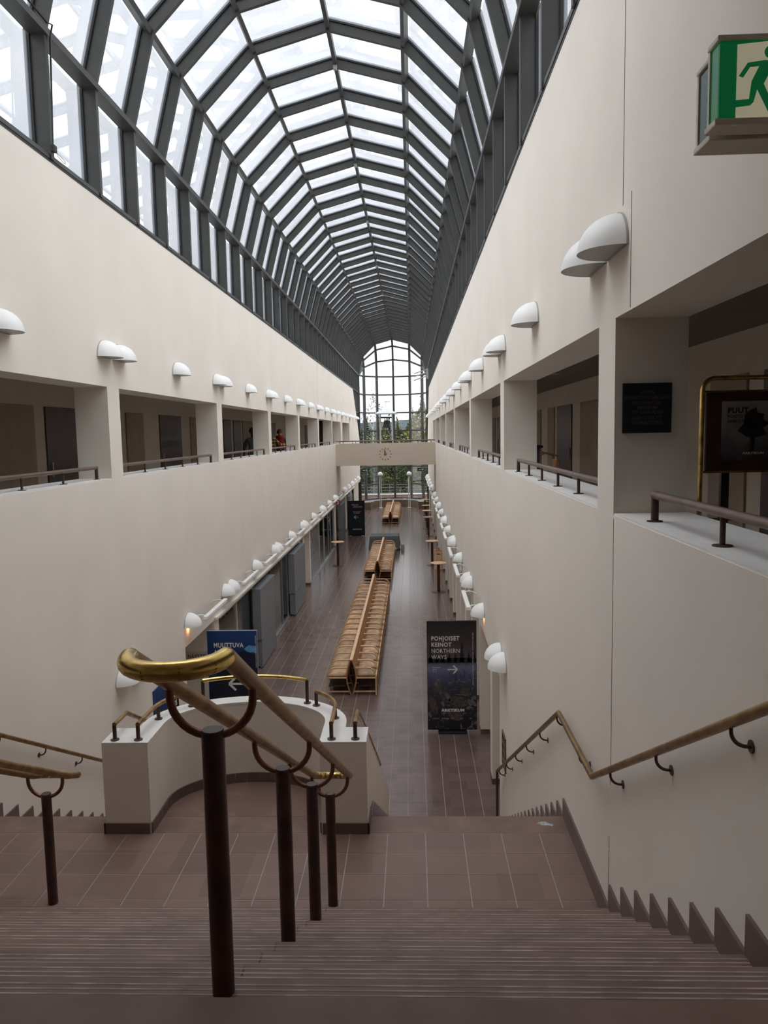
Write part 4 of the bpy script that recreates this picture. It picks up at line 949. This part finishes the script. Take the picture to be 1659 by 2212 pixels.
def bench(y0, n, side, label):
    T = thing('bench', label, 'bench', (-1.435, y0, 0), PI if side < 0 else 0, group='rows of bentwood seats back to back')
    sg = 1 if side > 0 else -1
    L_ = n*SP*sg; a, b = sorted((0, L_))
    MB().box(.535, .565, a, b, .37, .41).build('front_rail', WOODL, T)
    MB().box(.10, .13, a, b, .37, .41).build('rear_rail', WOOD, T)
    MB().box(.14, .53, a+.02, b-.02, .18, .195).build('under_shelf', WOODD, T)
    for i in range(n+1):
        y = sg*SP*i
        link('armrest', ARM, T, (0, y, 0)); link('back_leg', BLEG, T, (0, y, 0)); link('side_stretcher', STR, T, (0, y, 0))
    for i in range(n):
        y = sg*SP*(i+.5); link('cushion', CUSH, T, (0, y, 0)); link('top_rail', TOPR, T, (0, y, 0))
        for k in range(4): link('slat', SLAT, T, (0, y+(-.2+.1333*k), 0))
    return T
for y0, n, which in ((16.95, 18, 'in the row by the stairs'), (30.5, 12, 'in the middle row'), (49.9, 15, 'in the row by the globe lamps')):
    bench(y0, n, 1, 'tan bentwood bench %s, side of the high tables' % which); bench(y0, n, -1, 'tan bentwood bench %s, side of the glass fronts' % which)

# ------------------------------------------------------------------ draped table, high tables, bin
T = thing('draped_table', 'table under a dark grey cloth between the bench rows', 'table', (-1.43, 38.9, 0))
for x in (-2.05, -.82):
    for y in (38.5, 39.4): MB().tube([(x, y, 0), (x, y, .70)], .02, 8).build('leg', ALU, T, world=True)
MB().box(-2.12, -.75, 38.42, 39.48, .70, .73).build('table_top', WOOD, T, world=True)
cl = []; n = 64; rng = random.Random(5)
per = []
for i in range(16): per.append((-2.15+1.43*i/16, 38.39))
for i in range(16): per.append((-.72, 38.39+1.12*i/16))
for i in range(16): per.append((-.72-1.43*i/16, 39.51))
for i in range(16): per.append((-2.15, 39.51-1.12*i/16))
vs = []
for zi, (z, fl) in enumerate(((.748, 0), (.735, .012), (.55, .02), (.36, .04), (.18, .055))):
    for i, (x, y) in enumerate(per):
        cx, cy = -1.435, 38.95; corner = 1 if i % 16 in (0, 1, 15) else 0; wv = math.sin(i*1.7)*.4+.6
        f = fl*(wv+corner*1.2); d = Vector((x-cx, y-cy)).normalized()
        zz = z-(.14 if corner and zi == 4 else 0)+(.10 if zi == 4 and 14 < i < 32 else 0); vs.append((x+d.x*f, y+d.y*f, zz))
fs = [tuple(range(n))]
for k in range(4):
    for i in range(n): fs.append((k*n+i, (k+1)*n+i, (k+1)*n+(i+1)%n, k*n+(i+1)%n))
tag(MB().add(vs, fs).build('tablecloth', CLOTHG, T, world=True, smooth=True))
MB().box(-.60, -.42, 38.35, 38.62, 0, .30).build('paper_bag', mat('pale_bag', (.36, .36, .37), .8, noise=10, amount=.2)); tag(bpy.data.objects['paper_bag'], 'pale grey bag on the floor at the corner of draped table', 'bag')
def make_table():
    T = thing('high_table', 'x', 'high table', group='high round tables along the walls')
    MB().lathe([(0, 1.075), (.29, 1.075), (.30, 1.085), (.30, 1.10), (.295, 1.105), (0, 1.105)], 28).build('table_top', WOODL, T, smooth=True)
    MB().lathe([(.055, .015), (.055, 1.075)], 16).build('pole', BRONZE, T, smooth=True)
    MB().lathe([(0, 0), (.26, 0), (.26, .01), (.06, .022), (0, .022)], 28).build('base', BRONZE, T, smooth=True)
    return T
t0 = make_table()
tabs = [(-3.37, 34.12, 'high round wooden table alone by the glass doors'), (.94, 28.17, 'high round wooden table closest to the black banner'), (.86, 34.0, 'high round wooden table behind the wooden bin'),
        (.92, 43.8, 'high round table third along the lamp wall, just past the bridge'), (.90, 47.5, 'high round table fourth along the lamp wall'), (.92, 50.9, 'high round table fifth along the lamp wall'), (.93, 55.5, 'high round table farthest along the lamp wall')]
for i, (x, y, lab) in enumerate(tabs):
    if i == 0: t0.location = (x, y, 0); t0['label'] = lab
    else: dup(t0, None, (x, y, 0), 0, lab)
T = thing('waste_bin', 'square wooden waste bin with slot between two high tables', 'bin', (1.1, 33.0, 0))
MB().box(.93, 1.26, 32.85, 33.18, 0, .80).build('body', WOODL, T, world=True, bevel=.006)
MB().box(.93, 1.26, 32.85, 33.18, .80, .84).build('lid', WOOD, T, world=True, bevel=.004)
MB().box(1.03, 1.16, 32.845, 32.851, .66, .70).build('slot', BLACK, T, world=True); MB().box(.99, 1.2, 32.9, 33.1, .838, .843).build('opening', BLACK, T, world=True)

# ------------------------------------------------------------------ apse: curved stone bench, leaflets, globe lamps, far signs
T = thing('stone_bench', 'curved brown stone bench following the glass apse', 'bench', (XM, YA, 0))
MB().lathe([(1.86, .0), (1.86, .52)], 32, (XM, YA, 0), 0, PI).build('front_face', STONEB, T, world=True, smooth=True)
MB().lathe([(1.84, .52), (2.56, .52), (2.56, .57), (1.84, .57), (1.84, .52)], 32, (XM, YA, 0), 0, PI).build('seat_top', STONET, T, world=True)
for s in (-1, 1):
    a, b = sorted((XM+s*1.86, XM+s*2.62)); MB().box(a, b, YA-.5, YA, 0, .52).build('end_block', STONEB, T, world=True, bevel=.01)
    MB().box(a-.01, b+.01, YA-.52, YA, .52, .57).build('end_top', STONET, T, world=True)
for i, (x, y, rz, lab) in enumerate(((-3.55, 60.0, .2, 'white leaflet on the bench end by the dark blue banner'), (-3.15, 60.12, -.4, 'white leaflet next to the glass on bench end'), (.75, 59.95, .3, 'white leaflet on the bench end by the tables'), (-1.9, 62.35, .1, 'white leaflet on the middle of curved bench'), (-.6, 62.3, -.2, 'white leaflet on the curved bench behind a globe lamp'))):
    o = MB().box(-.15, .15, -.11, .11, 0, .012).build('leaflet', WHITEINK, None, (x, y, .571)); o.rotation_euler[2] = rz; tag(o, lab, 'leaflet', 'leaflets on the stone bench')
def globe(x, y, label):
    T = thing('globe_lamp', label, 'floor lamp', (x, y, 0), group='globe lamps in the apse')
    for dx in (-.06, .06): MB().tube([(x+dx, y, 0), (x+dx, y, 2.45)], .022, 8).build('pole', LAMPW, T, world=True)
    MB().lathe([(0, 0), (.16, 0), (.16, .02), (0, .02)], 20, (x, y, 0)).build('base', LAMPW, T, world=True)
    MB().lathe([(.20*math.sin(PI*i/12), .20*math.cos(PI*i/12)) for i in range(0, 8)], 24, (x, y, 2.66)).build('globe', GLOBEW, T, world=True, smooth=True)
    MB().lathe([(.203*math.sin(PI*i/12), .203*math.cos(PI*i/12)) for i in range(7, 13)], 24, (x, y, 2.66)).build('lower_bowl', LAMPGREY, T, world=True, smooth=True)
    MB().box(x-.075, x+.075, y-.03, y+.03, 2.43, 2.47).build('collar', LAMPW, T, world=True)
globe(-2.50, 61.0, 'white globe lamp on twin poles beside the dark blue banner'); globe(-.21, 61.0, 'white globe lamp on twin poles on the side of the high tables')
for x, d, lab in ((-3.62, -1, 'small dark exit sign under the bridge above the blue banner'), (.72, 1, 'small dark exit sign under the bridge above the high tables')):
    T = thing('exit_sign', lab, 'exit sign', (x, 59.5, 3.0)); MB().box(x-.28, x+.28, 59.5, 59.56, 2.95, 3.2).build('box', mat('dark_green_sign', (.01, .03, .022), .4, noise=8, amount=.1), T, world=True)
    MB().box(x-.16, x+.0, 59.494, 59.5, 3.05, 3.09).build('arrow', WHITEINK, T, world=True); MB().box(x+.06, x+.2, 59.494, 59.5, 3.0, 3.15).build('pictogram', ALU, T, world=True)
    x1 = XL+.03 if d < 0 else XR-.03; MB().box(*sorted((x-.2, x1)), 59.52, 59.54, 3.2, 3.23).build('arm', ALU, T, world=True)
# ventilator rods high on the right at the end of the roof
T = thing('opener_rods', 'three slim grey metal rods reaching out below the glass vault', 'window opener', (1.0, 56, 10.0))
for i, z in enumerate((9.95, 9.75, 9.5)): MB().tube([(1.16, 53.8, z+.28), (.25, 53.8, z)], .035, 8).build('rod', LAMPGREY, T, world=True)
MB().box(1.10, 1.25, 53.75, 53.85, 9.6, 10.3).build('bracket', LAMPGREY, T, world=True)
# crank cable with wire loop at the top of the left wall
T = thing('window_crank', 'thin black crank cable with wire loop hanging by the roof glazing', 'crank cable', (-3.97, 8.9, 9.1))
MB().tube([(-3.97, 8.2, 10.53), (-3.97, 8.905, 10.506), (-3.965, 9.03, 10.54), (-3.97, 8.97, 10.39), (-3.97, 8.871, 9.18)], .011, 8).build('cable', BLACK, T, world=True, smooth=True)
MB().box(-3.99, -3.95, 8.85, 8.93, 9.12, 9.19).build('grip', BLACK, T, world=True)
MB().tube([(-3.97, 8.92, 9.14), (-3.965, 9.06, 9.12), (-3.96, 9.15, 9.10), (-3.96, 9.15, 9.075), (-3.96, 9.10, 9.072), (-3.968, 9.0, 9.10)], .004, 6, closed=True).build('wire_loop', LAMPGREY, T, world=True)

# ------------------------------------------------------------------ people on the left gallery
def person(name, label, base, rz, J, E, mats, hair, hood=None):
    """J: name -> (x,y,z,radius) in local metres; E: (a,b,material index)"""
    T = thing(name, label, 'person', base, rz)
    names = list(J); idx = {k: i for i, k in enumerate(names)}
    me = bpy.data.meshes.new('body'); me.from_pydata([J[k][:3] for k in names], [(idx[a], idx[b]) for a, b, m_ in E], [])
    o = bpy.data.objects.new('tmp', me); TMP.collection.objects.link(o)
    o.modifiers.new('s', 'SKIN'); 
    for i, k in enumerate(names):
        r = J[k][3]; me.skin_vertices[0].data[i].radius = (r, r) if not isinstance(r, tuple) else r
        me.skin_vertices[0].data[i].use_root = (k == 'pelvis')
    sb = o.modifiers.new('d', 'SUBSURF'); sb.levels = 2; sb.render_levels = 2
    vl = TMP.view_layers[0]; vl.update(); m2 = bpy.data.meshes.new_from_object(o.evaluated_get(vl.depsgraph), depsgraph=vl.depsgraph); m2.name = 'body'
    bpy.data.objects.remove(o)
    m2.materials.clear()
    for mm in mats: m2.materials.append(mm)
    segs = [(Vector(J[a][:3]), Vector(J[b][:3]), m_) for a, b, m_ in E]
    for p in m2.polygons:
        c = p.center; best = (9, 0)
        for a, b, m_ in segs:
            ab = b-a; t = max(0, min(1, (c-a).dot(ab)/ab.length_squared)); d = (c-(a+ab*t)).length
            if d < best[0]: best = (d, m_)
        p.material_index = best[1]; p.use_smooth = True
    body = link('body', m2, T)
    hx, hy, hz, hr = J['head'][:4]
    hr = .105
    h = MB(); n = 12
    prof_ = [(hr*1.06*math.sin(PI*i/n), hr*1.18*math.cos(PI*i/n)) for i in range(0, 8)]
    h.lathe(prof_, 18, (hx, hy+.025, hz+.03)); h.build('hair', hair, body, smooth=True)
    fy = hy-.098
    f = MB(); f.tube([(hx, fy+.01, hz+.01), (hx, fy-.02, hz-.02), (hx, fy+.006, hz-.03)], .013, 8); f.build('nose', mats[0], body, smooth=True)
    for s in (-1, 1):
        MB().lathe([(0, .012), (.01, .008), (.012, 0), (.01, -.008), (0, -.012)], 8, (hx+s*.036, fy+.012, hz+.015)).build('eye', BLACK, body)
        MB().lathe([(0, .03), (.012, .02), (.016, 0), (.012, -.02), (0, -.03)], 8, (hx+s*.103, hy+.01, hz)).build('ear', mats[0], body)
    MB().box(hx-.025, hx+.025, fy+.006, fy+.02, hz-.062, hz-.052).build('mouth', CRED, body)
    if hood: MB().lathe([(.075, 0), (.13, .01), (.15, .05), (.135, .10), (.11, .12)], 18, (hx, hy+.03, hz-.21), ).build('hood', hood, body, smooth=True)
    return T
def fingers(J, E, hand, w, d, m_, s):
    """five short finger chains rooted in the palm; d = pointing direction"""
    w, d = Vector(w), Vector(d).normalized(); side = d.cross(Vector((0, 1, 0)));
    if side.length < .2: side = d.cross(Vector((1, 0, 0)))
    side.normalize()
    for i, (off, ln) in enumerate(((-.03, .07), (-.01, .085), (.011, .08), (.03, .062))):
        r0 = w+d*.05+side*off; r1 = r0+d*ln*.55; r2 = r1+d*ln*.45+Vector((0, 0, -.015))
        J['%sf%da' % (hand, i)] = (*r0, .010); J['%sf%db' % (hand, i)] = (*r1, .009); J['%sf%dc' % (hand, i)] = (*r2, .008)
        E += [(hand, '%sf%da' % (hand, i), m_), ('%sf%da' % (hand, i), '%sf%db' % (hand, i), m_), ('%sf%db' % (hand, i), '%sf%dc' % (hand, i), m_)]
    t1 = w+side*(-.04)+d*.02; t2 = t1+d*.045-side*.02
    J[hand+'ta'] = (*t1, .011); J[hand+'tb'] = (*t2, .009); E += [(hand, hand+'ta', m_), (hand+'ta', hand+'tb', m_)]
def figure(ra, la, lean=(0, 0), h=1.75):
    """front faces -Y; ra/la: (elbow, wrist, hand) of the -X / +X arm"""
    k = h/1.75; lx_, ly_ = lean
    J = {'pelvis': (0, 0, .95*k, (.15, .11)), 'waist': (lx_*.3, ly_*.3, 1.10*k, (.145, .105)), 'chest': (lx_*.75, ly_*.75, 1.30*k, (.17, .12)), 'neck': (lx_, ly_, 1.46*k, .062), 'throat': (lx_*1.05, ly_*1.05-.01, 1.53*k, .055), 'head': (lx_*1.1, ly_*1.1-.015, 1.635*k, .09), 'crown': (lx_*1.1, ly_*1.1, 1.70*k, .075)}
    E = [('pelvis', 'waist', 1), ('waist', 'chest', 1), ('chest', 'neck', 1), ('neck', 'throat', 0), ('throat', 'head', 0), ('head', 'crown', 0)]
    for s, nm, arm in ((-1, 'a', ra), (1, 'b', la)):
        J['sh'+nm] = (lx_*.95+s*.185, ly_*.95, 1.42*k, .068); E.append(('chest', 'sh'+nm, 1))
        for jn, p, r in (('el', arm[0], .05), ('wr', arm[1], .034)): J[jn+nm] = (*p, r)
        J['hand'+nm] = (*arm[2], (.034, .022)); E += [('sh'+nm, 'el'+nm, 2), ('el'+nm, 'wr'+nm, 2), ('wr'+nm, 'hand'+nm, 0)]
        fingers(J, E, 'hand'+nm, arm[2], Vector(arm[2])-Vector(arm[1]), 0, s)
        J['hip'+nm] = (s*.095, 0, .88*k, .10); J['kn'+nm] = (s*.10, -.02, .50*k, .068); J['an'+nm] = (s*.105, .02, .09, .045); J['ft'+nm] = (s*.11, -.10, .045, (.045, .035)); J['toe'+nm] = (s*.115, -.17, .035, (.04, .028))
        E += [('pelvis', 'hip'+nm, 3), ('hip'+nm, 'kn'+nm, 3), ('kn'+nm, 'an'+nm, 3), ('an'+nm, 'ft'+nm, 4), ('ft'+nm, 'toe'+nm, 4)]
    return J, E
arm_dn = lambda s: ((s*.27, .02, 1.14), (s*.30, -.03, .90), (s*.30, -.05, .82))
J, E = figure(arm_dn(-1), arm_dn(1), (.0, -.03), 1.78)
person('person', 'person in a dark jacket standing half behind a gallery pier', (-5.02, 24.3, ZG), PI, J, E, [HAIRD, CGREY, CDARK, CJEANS, BLACK], HAIRD)
# plaid shirt: faces +Y, arm on its +X side reaches to the sill rail (local -X after turning by pi)
J, E = figure(((-.26, .05, 1.24), (-.48, .02, 1.20), (-.56, .0, 1.185)), arm_dn(1), (.17, 0), 1.76)
person('person', 'person in a yellow and black checked shirt leaning on the sill rail', (-4.76, 26.45, ZG), PI, J, E, [SKIN, PLAID, PLAID, CJEANS, BLACK], HAIRD)
J, E = figure(arm_dn(-1), arm_dn(1), (0, 0), 1.75)
person('person', 'person in a red top and dark sleeves facing the stairs', (-5.02, 29.4, ZG), .15, J, E, [SKIN, CRED, CDARK, CJEANS, BLACK], HAIRR, CRED)

# a wooden chair and dark cabinet glimpsed inside the right gallery
T = thing('gallery_chair', 'bentwood chair glimpsed inside the gallery beyond the plaque', 'chair', (2.6, 15.2, ZG))
for y in (15.0, 15.45): MB().tube([(2.35, y, ZG), (2.35, y, ZG+.90), (2.42, y, ZG+1.06), (2.6, y, ZG+1.12), (2.8, y, ZG+1.06), (2.85, y, ZG+.9), (2.85, y, ZG)], .018, 8).build('arm_loop', WOOD, T, world=True, smooth=True)
MB().box(2.36, 2.84, 15.0, 15.45, ZG+.64, ZG+.72).build('seat', LEATHER, T, world=True, bevel=.01); MB().box(2.80, 2.84, 15.02, 15.43, ZG+.72, ZG+.98).build('backrest', WOOD, T, world=True, bevel=.01)
T = thing('dark_lectern', 'dark narrow cabinet behind the first pier beyond the plaque', 'cabinet', (2.0, 13.2, ZG))
MB().box(1.93, 2.15, 13.0, 13.5, ZG, ZG+1.26).build('body', DOORBROWN, T, world=True, bevel=.005); MB().box(1.91, 2.2, 12.97, 13.53, ZG+1.26, ZG+1.30).build('top', BLACK, T, world=True)

# ------------------------------------------------------------------ outside: ground, low brick wall, railing, trees, hill
gr = struct(MB().box(-120, 120, YA+RV+.12, 400, -.3, -.02).build('ground', GRASSM))
bw = empty('wall_terrace', (XM, 66, 0)); struct(bw)
MB().box(-12, 10, 66, 66.3, 0, .62).build('brick_core', BRICK, bw, world=True); MB().box(-12, 10, 65.95, 66.35, .62, .70).build('coping', WHITECAP, bw, world=True)
RAILG = mat('railing_grey', (.22, .23, .22), .5, .3, noise=4, amount=.1)
T = thing('terrace_railing', 'grey metal railing outside the glass apse', 'railing', (XM, 69, 0))
for z in (.55, .8, 1.05, 1.3): MB().tube([(-12, 69, z), (10, 69, z)],   .022, 6).build('rail', RAILG, T, world=True)
for i in range(12): MB().tube([(-12+2*i, 69, 0), (-12+2*i, 69, 1.3)], .025, 6).build('post', RAILG, T, world=True)
rt = random.Random(21)
def crown_mesh(m, n, rx, rz, z0, size, cone=False):
    mb = MB(); cl_ = [(rt.gauss(0, .45)*rx, rt.gauss(0, .45)*rx, z0+rt.random()*rz) for i in range(26)]
    for i in range(n):
        c = rt.choice(cl_); x, y, z = (c[0]+rt.gauss(0, .22)*rx, c[1]+rt.gauss(0, .22)*rx, c[2]+rt.gauss(0, .09)*rz)
        t = (z-z0)/rz
        if cone: k_ = max(.05, 1-t); x *= k_; y *= k_
        elif t > .75: k_ = max(.1, 1-(t-.75)*3); x *= k_; y *= k_
        a, b = rt.uniform(0, 2*PI), rt.uniform(-1, 1); u = Vector((math.cos(a), math.sin(a), b)).normalized()*size*rt.uniform(.6, 1.4); v_ = u.cross(Vector((rt.uniform(-1, 1), rt.uniform(-1, 1), 1))).normalized()*size*.5
        p = Vector((x, y, z)); mb.add([p-u, p+v_, p+u, p-v_], [(0, 1, 2, 3)])
    return mb.mesh('foliage', m)
CR = [crown_mesh(LEAF[0], 4200, 1.6, 6.0, .9, .16), crown_mesh(LEAF[1], 4200, 1.5, 5.6, .9, .16), crown_mesh(LEAF[2], 4000, 1.5, 7.0, .6, .17, True), crown_mesh(LEAF[3], 4000, 1.5, 6.2, 1.0, .15), crown_mesh(LEAF[3], 500, 1.3, 5.5, 3.0, .10)]
def trunk_mesh(m, h):
    mb = MB(); mb.tube([(0, 0, -.1), (.05, 0, h*.3), (-.05, .04, h*.65), (0, 0, h)], .12, 8, r2=.02)
    for i in range(9):
        z = h*(.3+.07*i); a = i*2.4; mb.tube([(0, 0, z), (math.cos(a)*.9, math.sin(a)*.9, z+.7)], .03, 5, r2=.01)
    return mb.mesh('trunk', m)
TKS = [trunk_mesh(BIRCHB, 6.8), trunk_mesh(BARK, 6.8)]
trees = [(-7.6, 74, 0, 1.0, 'dense green tree at the edge of the glass behind the wall end'), (-6.2, 78, 2, .95, 'dark spruce behind the bell frame on the glass front side'), (-3.5, 72, 4, 1.06, 'thin sparse birch rising above the others outside, beside the bell'),
         (-4.6, 76, 0, .96, 'green leafy tree outside behind the bell'), (-3.0, 75, 3, .92, 'olive birch outside between the globe lamps, darker one'), (-2.2, 80, 2, .86, 'dark spruce outside in line with the clock'),
         (-1.3, 74, 3, .90, 'olive birch outside between the globe lamps, paler one'), (-.2, 79, 0, .92, 'green tree outside behind the globe lamp by the tables'), (.2, 76, 1, .96, 'yellowing autumn tree outside behind the bell frame'),
         (1.15, 73, 1, 1.22, 'tall yellow autumn tree outside on the side of the tables'), (2.6, 77, 0, 1.05, 'green tree outside at the edge by the plaque wall'), (-8.6, 82, 3, 1.1, 'tall olive tree far behind the wall end'), (3.2, 84, 2, 1.0, 'dark spruce far behind the yellow tree'),
         (-2.8, 86, 1, .85, 'yellow tree farther back behind the clock'), (-5.0, 88, 3, .95, 'olive tree farther back beyond the bell'), (.2, 90, 2, .95, 'dark spruce farther back behind the yellowing tree')]
for i, (x, y, k, s) in enumerate(((-7.2, 70.5, 0, .50), (-5.6, 70.8, 3, .48), (-4.1, 70.4, 0, .46), (-2.6, 70.7, 3, .50), (-1.1, 70.4, 0, .46), (.4, 70.8, 1, .48), (1.9, 70.5, 3, .52))):
    trees.append((x, y, k, s, 'low leafy shrub outside the railing, %s counting from the banner side' % ORD[i+1]))
for x, y, k, s, lab in trees:
    T = thing('shrub' if 'shrub' in lab else 'tree', lab, 'shrub' if 'shrub' in lab else 'tree', (x, y, -.02), rt.uniform(0, 6), group='trees outside the apse'); T.scale = (s, s, s)
    link('foliage', CR[k], T); link('trunk', TKS[0 if k in (0, 3, 4) else 1], T)
mb = MB(); nx = 40; vs = []; fs = []
for i in range(nx+1):
    x = -420+840*i/nx; z = 27*math.exp(-((x+10)/170)**2)+2*math.sin(i*1.3)+1.5*math.sin(i*3.1)+4
    vs += [(x, 1350, -5), (x, 1500, z), (x, 1800, -5)]
for i in range(nx): a = 3*i; fs += [(a, a+3, a+4, a+1), (a+1, a+4, a+5, a+2)]
struct(mb.add(vs, fs).build('hill', HILLM)); struct(MB().box(-400, 400, 400, 1600, -5.5, -4.5).build('ground_far', GRASSM))
scuff = MB().prism([(1.02, 6.30), (1.05, 6.33), (1.10, 6.335), (1.12, 6.31), (1.16, 6.285), (1.15, 6.26), (1.10, 6.275), (1.07, 6.265), (1.05, 6.285)], 'z', ZL, ZL+.0012).build('scuff', mat('pale_scuff', (.40, .40, .40), .8, noise=60, amount=.5), LAND)
bpy.data.scenes.remove(TMP)
